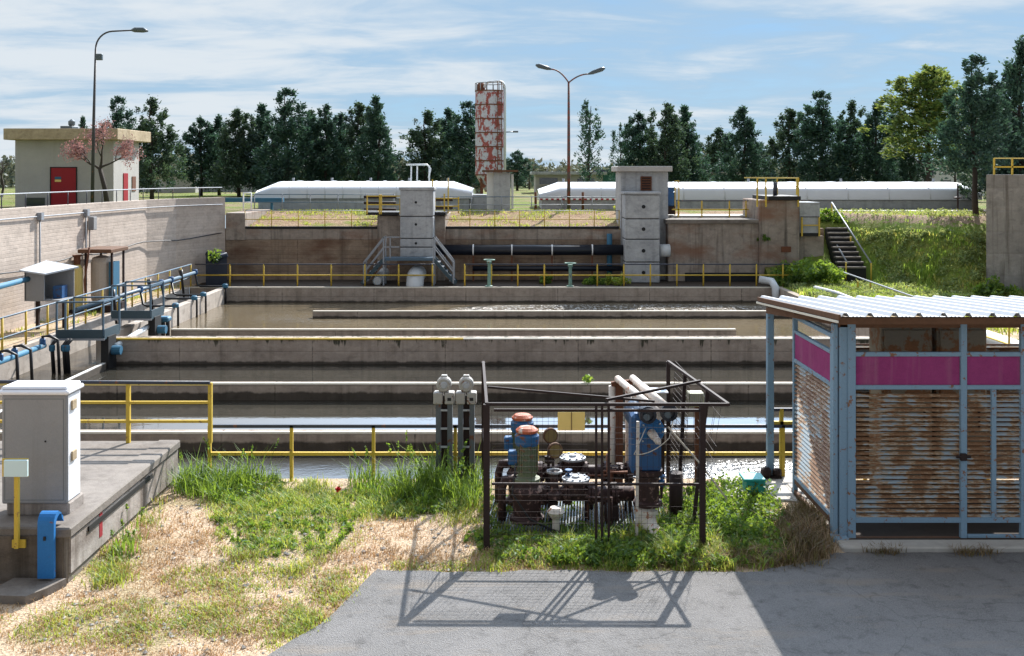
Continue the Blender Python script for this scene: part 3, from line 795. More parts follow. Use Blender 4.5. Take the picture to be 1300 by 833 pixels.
# --- pipes under it
mb = MB(); cx = X(527, 46.5)
mb.tube([(cx, 48.2, .42)] + arc((cx, 47.0, -.25), .67, 90, 180, 8, (0, 1, 0), (0, 0, 1)) + [(cx, 46.33, -.55)], .4, 18)
tag(mb.build('outlet_pipe', 'pipe_pale'), 'large pale curved outlet pipe under the metal step platform', 'pipe')
mb = MB(); mb.tube([(X(484, 47), 48.2, .45), (X(479, 46.6), 46.6, .2)], .23, 14, False).tube([(X(484, 47), 48.2, .45), (X(479, 46.6), 46.6, .2)], .19, 14)
tag(mb.build('drain_pipe', 'pipe_pale'), 'short grey drain pipe stub beside the steps on the back walkway', 'pipe')
t = thing('black_pipe', 'thick black horizontal pipe along the brown back wall between the towers', 'pipe', (0.5, 48.3, 0))
zc = Z(317.5, 48.3)
MB().tube([(X(552, 48.3), 48.35, zc), (X(800, 48.3), 48.35, zc)], .25, 18).build('pipe_body', 'pipe_navy', t)
for pa in (600, 649, 700, 751):
    xx = X(pa, 48.3)
    MB().lathe((xx, 48.35, zc), [(.262, 0), (.262, .06)], 18, (1, 0, 0)).build('strap', 'band_white', t)
    MB().bar((xx + .03, 48.35, 0), (xx + .03, 48.35, zc - .25), .08).build('support', 'rust', t)
mb = MB(); zz = Z(341, 48.2); mb.tube([(X(600, 48.2), 48.25, zz), (X(795, 48.2), 48.25, zz)], .12, 12)
tag(mb.build('lower_pipe', 'pipe_navy'), 'thinner dark pipe running low along the wall under the black pipe', 'pipe')
mb = MB(); mb.tube([(X(836, 48.3), 48.0, zc), (X(849, 48.3), 48.0, zc)], .3, 18)
tag(mb.build('pipe_stub', 'pipe_pale'), 'short pale pipe stub between the tall tower and the wide block', 'pipe')
mb = MB(); mb.tube([(X(774, 48.6), 48.7, 0), (X(774, 48.6), 48.7, Z(297, 48.6))], .13, 12)
tag(mb.build('riser_pipe', 'pipe_blue'), 'blue vertical riser pipe on the brown wall beside the tall tower', 'pipe')
# fallen dark tank in the wall corner
mb = MB(); cx = X(273, 46.9)  # bright cloud layer above the frame, added for fill light
mb.prism([(X(262, 46.8), 46.7), (X(289, 46.8), 46.7), (X(287, 47.6), 47.7), (X(262, 47.6), 47.6)], 0, Z(322, 46.9))
mb.tube([(X(263, 46.8), 46.75, Z(321, 46.8)), (X(275, 46.7), 46.65, Z(328, 46.8)), (X(289, 46.8), 46.75, Z(323, 46.8))], .12, 8)
tag(mb.build('tarpaulin_tank', flat('dark blue tarpaulin', (.015, .025, .05), .5)), 'dark blue tarpaulin covered tank in the corner of the back wall', 'tank')
mb = MB(); leaf_clump(mb, (X(272, 46.4), 46.5, Z(325, 46.4)), .35, 120, .14)
tag(mb.build('ivy_plant', 'weed'), 'green plant hanging over the dark blue tarpaulin tank', 'plant')

# --- tall tower
t = thing('concrete_tower', 'tall cream tower with flat overhanging roof and a rusty hatch', 'tower', (X(818, 49), 49, 0))
hx0, hx1 = X(788, 49), X(848, 49); zt = Z(218, 49)
MB().cbox(hx0, hx1, 49.0 - .05, 51.4, 0, zt, .02).build('housing', 'tower', t)
MB().cbox(X(783, 49), X(852, 49), 48.55, 51.8, zt, Z(211, 49), .03).build('roof', 'plaster', t)
hz = MB(); hz.box(X(813, 49), X(827, 49), 48.9, 49, Z(242, 49), Z(224, 49))
h = hz.build('hatch', 'rust', t)
m = MB()
for k in range(5):
    z = Z(240, 49) + k * .12; m.box(X(814.5, 49), X(825.5, 49), 48.87, 48.9, z, z + .06)
m.build('hatch_slats', 'rust_dark', h)
ry_ = 47.5; rx0, rx1 = X(793.5, ry_), X(837.5, ry_)
zs = [0, Z(333, ry_), Z(304, ry_), Z(278, ry_), Z(247, ry_)]
for a, b in zip(zs, zs[1:]):
    MB().cbox(rx0, rx1, ry_, 48.9, a + .02, b - .02, .03).build('concrete_ring', 'tower', t)
    MB().lathe((X(817, ry_), ry_ + .01, (a + b) / 2), [(.09, 0), (.09, .03)], 10, (0, -1, 0)).build('bolt_hole', 'dark', t)
MB().box(rx0 + .05, rx1 - .05, ry_ + .05, 48.9, 0, zs[-1] - .05).build('joint', 'dark', t)
MB().cbox(X(792, ry_), X(839, ry_), ry_ - .08, 48.9, zs[-1], zs[-1] + .12, .02).build('cap_slab', 'tower', t)

# --- yellow platform to the right of the tower
t = thing('inlet_platform', 'yellow railed inlet platform on the terrace beside the tall tower', 'platform', (X(905, 50), 50, 3))
yy = 50.2; zp = Z(276, yy)
MB().box(X(853, yy), X(960, yy), yy, yy + 2.2, zp, zp + .08).build('platform_slab', 'stone', t)
MB().box(X(861, yy), X(958, yy), yy - .04, yy + .06, zp - .12, zp).build('slab_edge', 'dark', t)
for pa in (861, 891, 926, 947, 959):
    MB().bar((X(pa, yy), yy, zp), (X(pa, yy), yy, Z(255, yy)), .06).build('post', 'yellow', t)
for pa in (859, 864):
    MB().bar((X(pa, yy), yy + .5, zp), (X(pa, yy), yy + .5, Z(230, yy)), .05).build('post', 'yellow', t)
MB().bar((X(859, yy), yy + .5, Z(230, yy)), (X(864, yy), yy + .5, Z(230, yy)), .05).bar((X(859, yy), yy + .5, Z(240, yy)), (X(864, yy), yy + .5, Z(240, yy)), .04).build('ladder_rung', 'yellow', t)
MB().bar((X(861, yy), yy, Z(255, yy)), (X(959, yy), yy, Z(255, yy)), .05).build('top_rail', 'rail_dark', t)
MB().bar((X(853, yy), yy, Z(266, yy)), (X(959, yy), yy, Z(266, yy)), .06).build('mid_rail', 'yellow', t)
t = thing('blue_motor', 'small blue pump motor on the terrace beside the tall tower', 'motor', (X(853, 50), 50.4, 3))
MB().lathe((X(853, 50.4), 50.9, Z(262, 50.9)), [(.2, 0), (.28, .05), (.28, .7), (.2, .75), (.2, .95)], 14).build('motor_body', 'machine_blue', t)
MB().box(X(848, 50.4), X(858, 50.4), 50.6, 51.2, Z(272, 50.9), Z(262, 50.9)).build('base', 'rust_dark', t)

# --- concrete steps up the slope
t = thing('concrete_steps', 'concrete steps with pale handrails climbing the green slope', 'steps', (15.7, 47, .5))
m = MB(); ns = 9
for k in range(ns):
    y0 = 47.0 + 3.2 * k / ns; z0 = .55 + 1.85 * k / ns
    xo = .05 * k
    m.box(15.0 + xo * .9, 16.25 + xo * .2, y0, y0 + 3.2 / ns + .1, z0 - .4, z0 + 1.85 / ns - .02)
m.build('treads', 'dark', t)
m = MB()
for k in range(ns):
    y0 = 47.0 + 3.2 * k / ns; z0 = .55 + 1.85 * k / ns; xo = .05 * k
    m.box(15.0 + xo * .9, 16.25 + xo * .2, y0 - .05, y0 + .3, z0 + 1.85 / ns - .02, z0 + 1.85 / ns + .05)
m.build('tread_slabs', 'deck', t)
MB().tube([(X(1056, 51.5), 51.5, Z(257, 51.5)), (16.45, 46.9, Z(334, 46.9))], .035, 8).build('handrail', 'rail_grey', t)
MB().tube([(X(1051, 50.5), 50.5, Z(292, 50.5)), (X(1076, 46.9), 46.9, Z(334, 46.9))], .035, 8).build('handrail', 'rail_grey', t)
for (px, py, d, h) in ((1056, 257, 51.5, 1.0), (1106, 334, 46.9, 1.0), (1051, 292, 50.5, .9), (1074, 333, 46.9, .8), (1080, 300, 49.0, .9), (1062, 312, 48.8, .9)):
    MB().tube([(X(px, d), d, Z(py, d)), (X(px, d), d, Z(py, d) - h)], .035, 8).build('post', 'yellow', t)
# thin pipe down the foot of the slope
mb = MB(); mb.tube([P(1063, 343, .7), P(1100, 356, .75), P(1160, 377, .7), P(1200, 388, .7)], .035, 6)
tag(mb.build('slope_pipe', 'rail_grey'), 'thin grey pipe lying along the foot of the green slope', 'pipe')
t = thing('slope_posts', 'low pair of yellow posts at the foot of the steps above the shelter roof', 'posts', (X(1090, 44), 44, .3))
for px in (1089, 1105):
    MB().bar((X(px, 44), 44, 0.2), (X(px, 44), 44, Z(357, 44)), .06).build('post', 'yellow', t)
mb = MB(); mb.tube([(X(968, 45.5), 46.1, .32), (X(985, 45.2), 45.9, .25), (X(989, 44.6), 45.2, .05), (X(990, 44.6), 45.15, -.9)], .17, 12)
tag(mb.build('inlet_pipe', 'pipe_pale'), 'grey bent pipe dropping into the back basin at its far corner', 'pipe')
mb = MB(); mb.tube([P(1035, 366, .2), P(1062, 373, .2), P(1110, 392, .2)], .11, 10)
tag(mb.build('buried_pipe', 'rail_grey'), 'grey pipe half hidden in bushes behind the shelter roof edge', 'pipe')

# --- tall wall at right
t = thing('tank_wall', 'tall blotched concrete tank wall beside the green slope', 'wall', (23, 42, 0))
wy = 42.0
MB().prism([(X(1252, wy), wy), (30, wy), (30, 57), (X(1252, wy) * 57 / wy + .1, 57)], -.2, Z(222, wy)).build('wall_body', 'tall_wall', t)
for px in (1262, 1285, 1308):
    MB().bar((X(px, 42.4), 42.4, Z(222, wy)), (X(px, 42.4), 42.4, Z(201, 42.4)), .06).build('post', 'yellow', t)
MB().bar((X(1262, 42.4), 42.4, Z(201, 42.4)), (29, 42.4, Z(201, 42.4)), .05).build('top_rail', 'yellow_pale', t)
MB().bar((X(1262, 42.4), 42.4, Z(212, 42.4)), (29, 42.4, Z(212, 42.4)), .06).build('mid_rail', 'yellow', t)

# =====================================================================
#  TERRACE: covers, hut, lamps, silo, far buildings
# =====================================================================
def cover(name, label, x0, x1, y0, y1, ztop, zeave, hip0, hip1):
    t = thing(name, label, 'covered tank', ((x0 + x1) / 2, (y0 + y1) / 2, TERR))
    MB().cbox(x0 + .15, x1 - .15, y0 + .15, y1 - .15, TERR - .1, zeave, .02).build('tank_wall', 'tower', t)
    # arched cover with sloped ends
    prof = []
    nseg = 16
    for i in range(nseg + 1):
        a = math.pi * i / nseg
        prof.append(((y0 + y1) / 2 - (y1 - y0) / 2 * math.cos(a), zeave + .02 + (ztop - zeave) * math.sin(a) ** .42))
    vs, fs = [], []
    xs = [x0, x0 + hip0] + [x0 + hip0 + (x1 - hip1 - x0 - hip0) * k / 10 for k in range(1, 10)] + [x1 - hip1, x1]
    for i, x in enumerate(xs):
        k = .55 if i in (0, len(xs) - 1) else 1
        for (y, z) in prof: vs.append((x, y, zeave + .02 + (z - zeave - .02) * k))
    m = nseg + 1
    for i in range(len(xs) - 1):
        for j in range(nseg): fs.append((i * m + j, i * m + j + 1, (i + 1) * m + j + 1, (i + 1) * m + j))
    fs.append(tuple(range(m))); fs.append(tuple(reversed(range((len(xs) - 1) * m, len(xs) * m))))
    MB().add(vs, fs, True).build('cover', 'white_cover', t)
    m = MB()
    for k in range(1, 10):
        x = x0 + hip0 + (x1 - hip1 - x0 - hip0) * k / 10
        m.tube([(x, y, z + .012) for y, z in prof], .025, 5)
    m.build('seams', 'white_cover', t)
    m = MB()
    for k in range(5):
        x = x0 + 1.5 + (x1 - x0 - 3) * k / 4
        m.tube([(x, (y0 + y1) / 2, ztop), (x, (y0 + y1) / 2, ztop + .22)], .07, 8)
    m.build('vents', 'rail_grey', t)
    return t
cover('covered_tank', 'shorter white covered tank behind the grey shaft', X(328, 57), X(600, 57), 56.2, 62, Z(231, 57.5), Z(252, 57), .9, 1.2)
cover('covered_tank', 'long white covered tank stretching behind the tall tower to the big dark tree', X(684, 57), X(1243, 57), 56.6, 62.5, Z(232, 57.8), Z(254, 57), 1.2, .6)
mb = MB(); mb.cbox(X(598, 57), X(624, 57), 56.6, 58, TERR - .05, Z(247, 57), .02)
tag(mb.build('tank_end_block', 'tower'), 'low concrete block at the end of the shorter white cover', 'concrete block')
mb = MB(); mb.box(X(260, 54), X(355, 54), 54.8, 55.1, 3.55, 3.78); mb.bar((X(268, 54), 54.9, 3.0), (X(268, 54), 54.9, 3.6), .12); mb.bar((X(340, 54), 54.9, 3.0), (X(340, 54), 54.9, 3.6), .12)
tag(mb.build('blue_beam', 'pipe_blue'), 'blue steel pipe bridge behind the end of the pale retaining wall', 'pipe')
t = thing('white_gate', 'narrow white pipe gate beside the corner of the pale wall', 'gate', (X(314, 52), 52, 3))
for px in (309, 319): MB().tube([(X(px, 51.5), 51.5, 3.0), (X(px, 51.5), 51.5, Z(245, 51.5))], .035, 8).build('post', 'band_white', t)
MB().tube([(X(309, 51.5), 51.5, Z(245, 51.5)), (X(319, 51.5), 51.5, Z(245, 51.5))], .03, 8).tube([(X(309, 51.5), 51.5, Z(257, 51.5)), (X(319, 51.5), 51.5, Z(257, 51.5))], .025, 8).build('crossbar', 'band_white', t)

# pillar with rusty roof
t = thing('concrete_pillar', 'grey pillar hut with thin rusty roof in front of the red silo', 'hut', (X(635, 56), 56, TERR))
MB().cbox(X(627, 56), X(648, 56), 55.6, 57, TERR - .1, Z(219, 56), .02).build('wall', 'tower', t)
MB().cbox(X(618, 56), X(627, 56), 56.0, 57, TERR - .1, Z(219, 56), .01).build('wall', 'white_wall', t)
MB().cbox(X(649, 56), X(652, 56), 55.9, 57, TERR - .1, Z(221, 56), .01).build('wall', 'white_wall', t)
MB().cbox(X(612, 55.4), X(658, 55.4), 55.3, 57.4, Z(218.5, 56), Z(216, 56), .01).build('roof', 'rust_brown', t)

# silo
sy = 72.0; sx = X(622, sy); sr = 18.5 / F * sy
t = thing('silo', 'tall cylindrical silo with peeling red and white paint', 'silo', (sx, sy, TERR))
z0, z1 = Z(222, sy), Z(116, sy)
m = MB(); m.lathe((sx, sy, z0), [(.35, -1.2), (sr, 0), (sr, z1 - z0)], 32)
m.build('shell', 'silo', t)
m = MB()
for k in range(7): m.lathe((sx, sy, z0 + (z1 - z0) * k / 6 - .04), [(sr + .035, 0), (sr + .035, .08)], 32)
m.build('hoops', 'rust', t)
for a in (45, 135, 225, 315):
    q = Vector((sx + sr * .8 * math.cos(R(a)), sy + sr * .8 * math.sin(R(a)), 0))
    MB().bar((q.x, q.y, TERR), (q.x, q.y, z0 + .2), .18).build('leg', 'rust', t)
m = MB()
for k in range(14):
    a = 2 * math.pi * k / 14; q = (sx + sr * math.cos(a), sy + sr * math.sin(a))
    m.tube([(*q, z1), (*q, z1 + .55)], .03, 5)
m.tube([(sx + sr * math.cos(2 * math.pi * k / 24), sy + sr * math.sin(2 * math.pi * k / 24), z1 + .55) for k in range(25)], .03, 5)
m.build('guard_rail', 'rail_grey', t)
m = MB(); m.lathe((X(611, sy), sy - .3, z1), [(.28, 0), (.28, .45), (.15, .6)], 12); m.build('vent', 'rust', t)
m = MB(); px_ = X(641, sy)
m.tube([(px_, sy - .6, TERR + .5), (px_, sy - .6, z1 + .2)] + arc((px_ - .45, sy - .6, z1 + .2), .45, 0, 90, 6, (1, 0, 0), (0, 0, 1)) + [(px_ - 1.0, sy - .6, z1 + .62)] + arc((px_ - 1.0, sy - .6, z1 + .2), .42, 90, 180, 6, (1, 0, 0), (0, 0, 1)), .09, 8)
m.build('filling_pipe', 'pipe_pale', t)
m = MB()
for xx in (X(632, sy), X(637, sy)): m.bar((xx, sy - sr - .1, z0), (xx, sy - sr - .1, z1 + .6), .05)
k = z0
while k < z1: m.bar((X(632, sy), sy - sr - .1, k), (X(637, sy), sy - sr - .1, k), .04); k += .35
m.build('ladder', 'rust', t)
mb = MB(); mb.tube([(X(640, 74), 74.5, TERR), (X(640, 74), 74.5, Z(167, 74))], .06, 6); mb.tube([(X(640, 74), 74.5, Z(167.5, 74)), (X(652, 74), 74.5, Z(167, 74))], .04, 6); mb.cbox(X(651, 74), X(658, 74), 74.3, 74.7, Z(168, 74), Z(166, 74), .02)
tag(mb.build('street_lamp', 'lamp_grey'), 'small single armed street lamp just behind the red silo', 'street lamp')

# lamp posts
ld = 54.8; lx0 = X(722, ld)
t = thing('street_lamp', 'tall rusty double armed street lamp in the middle of the terrace', 'street lamp', (lx0, ld, TERR))
MB().tube([(lx0, ld, TERR), (lx0, ld, 7.2), (lx0, ld, Z(105, ld))], [.10, .08, .06], 10).build('pole', 'pole_rust', t)
for s_, ex, ey in ((-1, 700, 88), (1, 747, 94)):
    pts = []
    x1_, z1_ = X(ex, ld), Z(ey, ld)
    for i in range(11):
        k = i / 10
        pts.append((lx0 + (x1_ - lx0) * (k ** 1.0), ld, Z(105, ld) + (z1_ - Z(105, ld)) * (1 - (1 - k) ** 2.0)))
    MB().tube(pts, .04, 8).build('arm', 'pole_rust', t)
    e0 = Vector((x1_, ld, z1_)); e1 = Vector((X(680 if s_ < 0 else 768, ld), ld, Z(82.5 if s_ < 0 else 86.5, ld)))
    m = MB(); m.tube([e0, e0.lerp(e1, .25), e0.lerp(e1, .8), e1], [.05, .11, .13, .05], 10); m.build('lamp_head', 'lamp_grey', t)
ld = 55.5; lx0 = X(117, ld)
t = thing('street_lamp', 'tall curved single armed street lamp beside the cream hut', 'street lamp', (lx0, ld, TERR))
top = Z(62, ld); xt = X(121.5, ld)
pts = [(lx0, ld, TERR), (X(119, ld), ld, 8), (xt, ld, top)] + [tuple(p) for p in arc((xt + .95, ld, top), .95, 180, 92, 8, (1, 0, 0), (0, 0, 1))] + [(X(168, ld), ld, Z(38.5, ld))]
MB().tube(pts, [.10, .08, .055] + [.045] * 9 + [.04], 10).build('pole', 'pole_dark', t)
MB().tube([(X(167, ld), ld, Z(38.5, ld)), (X(171, ld), ld, Z(38, ld)), (X(182, ld), ld, Z(38.2, ld)), (X(188, ld), ld, Z(39.8, ld))], [.06, .14, .15, .04], 10).build('lamp_head', 'lamp_grey', t)
m = MB(); m.cbox(X(124, ld), X(132, ld), ld - .3, ld - .1, Z(77, ld), Z(69, ld), .03); m.bar((X(121, ld), ld, Z(74, ld)), (X(126, ld), ld - .2, Z(74, ld)), .06); m.build('floodlight', 'lamp_grey', t)

# cream hut
by0 = 60.0; hx1 = X(144, by0); hx0 = X(19, by0); zr = Z(178, by0); zr1 = Z(163, 59.2)
t = thing('cream_hut', 'cream plaster hut with red door and flat ochre edged roof', 'building', ((hx0 + hx1) / 2, 62, TERR))
MB().cbox(hx0, hx1, by0, 64.1, TERR - .1, zr, .02).build('wall', 'plaster', t)
MB().cbox(X(4, 59.2), hx1 + .55, 59.2, 64.7, zr, zr1, .03).build('roof', 'cream_trim', t)
MB().cbox(X(80, 62), X(95, 62), 61.6, 62.5, zr1, zr1 + .25, .02).build('roof_vent', 'lamp_grey', t)
MB().lathe((X(91, 62), 62, zr1 + .25), [(.12, 0), (.2, .1), (.2, .3), (.05, .42)], 12).build('roof_vent', 'lamp_grey', t)
d = MB(); d.box(X(65, by0), X(97, by0), by0 - .04, by0 + .05, TERR, Z(213, by0)); dr = d.build('door', 'red_door', t)
m = MB(); m.box(X(64, by0), X(65, by0), by0 - .07, by0, TERR, Z(212, by0)); m.box(X(97, by0), X(98, by0), by0 - .07, by0, TERR, Z(212, by0)); m.box(X(64, by0), X(98, by0), by0 - .07, by0, Z(213, by0), Z(212, by0)); m.build('frame', 'dark', dr)
MB().box(X(70, by0), X(78, by0), by0 - .05, by0 - .04, Z(231, by0), Z(228, by0)).build('notice', 'sign_yellow', dr)
MB().box(X(70, by0), X(78, by0), by0 - .05, by0 - .04, Z(227.5, by0), Z(224.5, by0)).build('notice', 'pipe_blue', dr)
MB().box(X(32, by0), X(57, by0), by0 - .04, by0 + .05, TERR + .1, Z(251, by0)).build('window', 'glass', t)
d = MB(); d.box(hx1 - .05, hx1 + .04, 61.5, 62.2, TERR, TERR + 2.0); d.build('door', 'red_door', t)
MB().box(hx1 - .05, hx1 + .04, 62.9, 63.5, TERR + .9, TERR + 1.8).build('window', 'rust', t)

# far buildings
def far_house(name, label, px0, px1, pyt, d, depth, wall_mat, wins, roofmat='lamp_grey', pitch=0, door=None):
    x0, x1, zt = X(px0, d), X(px1, d), Z(pyt, d)
    t = thing(name, label, 'building', ((x0 + x1) / 2, d, TERR))
    MB().box(x0, x1, d, d + depth, TERR - .1, zt).build('wall', wall_mat, t)
    MB().cbox(x0 - .4, x1 + .4, d - .5, d + depth + .4, zt, zt + .3, .03).build('roof', roofmat, t)
    for (a, b, c, e) in wins:
        f = MB().box(X(a, d), X(b, d), d - .06, d + .05, Z(e, d), Z(c, d)).build('window', 'glass', t)
        MB().box(X(a, d) - .08, X(b, d) + .08, d - .12, d - .002, Z(e, d) - .12, Z(e, d)).build('sill', 'stone', f)
    return t
far_house('office_building', 'low pale office with dark windows beyond the lamp post', 680, 765, 222, 100, 8, 'plaster', [(685, 708, 226, 234), (733, 755, 227, 232)], 'tower')
far_house('white_house', 'white two window house behind the big dark tree at the far side', 1160, 1250, 208, 92, 8, 'white_wall', [(1162, 1168, 209, 223), (1178, 1185, 209, 223), (1194, 1207, 229, 243)], 'tower')
far_house('white_hut', 'small white hut among the conifers beside the white house', 1098, 1140, 220, 96, 5, 'white_wall', [(1115, 1121, 226, 236)], 'tower')
far_house('green_container', 'green container box behind the lamp post and small conifer', 762, 785, 219, 104, 4, paint('container green', (.04, .16, .13), .05), [], 'rail_dark')
far_house('grey_shed', 'long grey shed beyond the left conifers', 432, 480, 222, 115, 6, paint('teal shed', (.08, .17, .17), .05), [], 'tower')
far_house('low_house', 'low cream house with dark roof beside the cream hut', 205, 248, 220, 105, 6, 'plaster', [(212, 220, 226, 234)], 'lamp_grey')
far_house('green_shed', 'pale green shed among the conifers right of the tall tower', 890, 935, 222, 120, 6, paint('pale green shed paint', (.22, .30, .22), .02), [], 'stone')
mb = MB(); mb.cbox(X(160, 108), X(420, 108), 108, 108.3, TERR - .1, Z(229, 108), .02)
tag(mb.build('boundary_wall', 'tower'), 'long grey boundary wall behind the left row of conifers', 'wall')
mb = MB(); mb.cbox(X(560, 88), X(612, 88), 88, 88.4, TERR - .1, Z(222, 88), .02)
tag(mb.build('yard_wall', 'plaster'), 'pale yard wall beneath the broad conifer beside the silo', 'wall')
mb = MB()
for (a, b) in ((516, 528), (540, 545)): mb.tube([(X(a, 60), 62.8, 4), (X(a, 60), 62.8, Z(210, 62))], .05, 6)
mb.tube([(X(514, 62), 62.8, Z(209, 62)), (X(541, 62), 62.8, Z(209, 62)), (X(545, 62), 62.8, Z(214, 62)), (X(543, 62), 62.8, Z(226, 62))], .06, 6)
mb.tube([(X(528, 62), 62.8, 4), (X(528, 62), 62.8, Z(211, 62))], .05, 6)
tag(mb.build('vent_pipe', 'pipe_pale'), 'bent grey vent pipe frame above the shorter white cover', 'pipe')
# barrier with red and white bars in front of the long cover
t = thing('barrier', 'red and white striped barrier in front of the long white cover', 'barrier', (X(735, 55.6), 55.6, TERR))
for px in (680, 740): MB().tube([(X(px, 55.6), 55.6, TERR), (X(px, 55.6), 55.6, Z(244, 55.6))], .07, 8).build('post', 'rust', t)
m1, m2 = MB(), MB()
for k in range(30):
    a = X(682 + k * 3.5, 55.7); b = X(682 + (k + 1) * 3.5, 55.7)
    (m1 if k % 2 else m2).box(a, b, 55.65, 55.7, Z(254, 55.7), Z(252, 55.7))
m1.build('red_stripes', 'red_mark', t); m2.build('white_stripes', 'band_white', t)
mb = MB(); mb.tube([(X(1218, 55), 55.2, TERR), (X(1218, 55), 55.2, Z(233, 55))], .05, 8); mb.lathe((X(1218, 55), 55.2, Z(253, 55)), [(.05, 0), (.22, .05), (.22, .1), (.05, .15)], 10)
tag(mb.build('hydrant', 'rust_dark'), 'dark hydrant post in front of the long white cover near the big tree', 'hydrant')

# =====================================================================
#  LEFT WALKWAY EQUIPMENT
# =====================================================================
t = thing('control_box', 'pale grey control box with open side and sloping white roof by the pale wall', 'control box', (-15.4, 33, 0))
bx0, bx1, by_, bz0, bz1 = X(31, 33), X(56, 33), 33.0, Z(381, 33), Z(345, 33)
m = MB(); m.cbox(bx0, bx1, by_, by_ + .05, bz0, bz1, .005); m.box(bx0, bx0 + .04, by_, by_ + 1.0, bz0, bz1); m.box(bx0, bx1 + .55, by_, by_ + 1.0, bz0 - .04, bz0); m.box(bx0, bx1 + .55, by_ + .96, by_ + 1.0, bz0, bz1)
m.build('body', 'cabinet', t)
m = MB(); v = [(bx0 - .1, by_ - .15, bz1 + .02), (bx1 + .1, by_ - .15, bz1 - .1), (bx1 + .65, by_ + 1.1, bz1 + .02), (bx0 + .2, by_ + 1.1, bz1 + .22)]
m.add(v + [(x, y, z + .05) for x, y, z in v], [(3, 2, 1, 0), (4, 5, 6, 7), (0, 1, 5, 4), (1, 2, 6, 5), (2, 3, 7, 6), (3, 0, 4, 7)]); m.build('roof', 'roof_white', t)
MB().box(bx1 + .1, bx1 + .4, by_ + .4, by_ + .8, bz0, bz0 + .4).build('switch_unit', 'machine_blue', t)
MB().bar((bx0 + .2, by_ + .5, 0), (bx0 + .2, by_ + .5, bz0), .1).build('leg', 'rust_dark', t); MB().bar((bx1 + .3, by_ + .8, 0), (bx1 + .3, by_ + .8, bz0), .1).build('leg', 'rust_dark', t)
mb = MB(); mb.tube([(-16.2, 24, 1.3), on_wall(29, 1.5, .4), (X(36, 33), 33.2, Z(354, 33))], .09, 10)
tag(mb.build('blue_pipe', 'pipe_blue'), 'light blue pipe running along the pale wall into the control box', 'pipe')
t = thing('tank_shelter', 'rust roofed frame sheltering a cream cylindrical tank against the pale wall', 'tank', (X(128, 38), 38, 0))
zb, zt = 0.0, Z(320, 38)
for px, yy in ((113, 37.7), (146, 37.7), (116, 38.9), (145, 38.9)):
    MB().bar((X(px, 38), yy, zb), (X(px, 38), yy, zt), .07).build('post', 'rust_dark', t)
MB().cbox(X(107, 38), X(149, 38), 37.4, 39.1, zt, zt + .14, .02).build('roof', 'rust_brown', t)
MB().lathe((X(125, 38), 38.3, .35), [(.1, -.1), (.35, 0), (.38, .15), (.38, 1.45), (.33, 1.6), (.1, 1.68)], 20).build('tank_body', 'tank_cream', t)
MB().box(X(138, 38), X(144, 38), 38.0, 38.6, .3, 1.8).build('side_panel', 'pipe_blue', t)
MB().box(X(110, 38), X(148, 38), 37.5, 39.0, .0, .25).build('plinth', 'rust_dark', t)
t = thing('gas_bottle', 'slim cream bottle with rusty cap beside the rust roofed tank frame', 'bottle', (X(98, 37.5), 37.5, 0))
MB().lathe((X(98, 37.5), 37.5, .1), [(.17, 0), (.19, .05), (.19, 1.5), (.1, 1.65)], 16).build('bottle_body', 'yellow_pale', t)
MB().lathe((X(98, 37.5), 37.5, 1.75), [(.1, 0), (.12, .1), (.12, .3), (.17, .32), (.17, .36)], 12).build('cap', 'rust', t)
MB().box(X(88, 37.5), X(108, 37.5), 37.2, 37.8, 0, .1).build('stand', 'rust_dark', t)
mb = MB(); mb.tube([(X(108, 37.2), 37.3, .1), (X(106, 37.2), 37.3, 1.2), (X(112, 37.2), 37.3, 2.4)], .04, 6)
tag(mb.build('bent_pipe', 'rust'), 'rusty thin pipe standing between bottle and tank frame', 'pipe')

# penstock platforms over the channel
def penstock(label, px0, px1, py, d, xr):
    z = Z(py, d); x0, x1 = X(px0, d), X(px1, d)
    t = thing('sluice_platform', label, 'platform', ((x0 + x1) / 2, d, -.8), 'steel sluice platforms over the channel')
    MB().box(x0, x1, d, d + 1.2, z - .05, z).box(x0, x1, d - .04, d, z - .1, z + .2).box(x1, x1 + .04, d, d + 1.2, z - .1, z + .2).build('tray', 'steel_blue', t)
    MB().box(x0 - .02, x1 + .06, d - .06, d - .042, z - .12, z - .06).build('tray_edge', 'rail_grey', t)
    for (x, y) in ((x0, d), (x1, d), (x1 + .02, d + 1.2), (x0, d + 1.2), (x0 + (x1 - x0) * .18, d + .02)):
        MB().bar((x, y, z), (x, y, z + 1.02), .05).build('post', 'rail_blue', t)
    MB().bar((x0, d, z + 1.02), (x1, d, z + 1.02), .05).bar((x1, d, z + 1.02), (x1, d + 1.2, z + 1.02), .05).bar((x0, d + 1.2, z + 1.02), (x1, d + 1.2, z + 1.02), .05).build('top_rail', 'rail_blue', t)
    MB().box(x1 - .15, x1 + .08, d + .2, d + .8, -1.2, z - .05).build('gate_leaf', 'dark', t)
    MB().lathe((x1 - .05, d + .5, z - .5), [(.14, 0), (.14, .4)], 12, (1, 0, 0)).build('gear_housing', 'pipe_blue', t)
    return t
penstock('nearer blue grey steel sluice platform with railing over the channel', 72, 131, 427, 30.6, -12.3)
penstock('farther blue grey steel sluice platform with railing over the channel', 142, 191, 402, 33.8, -12)
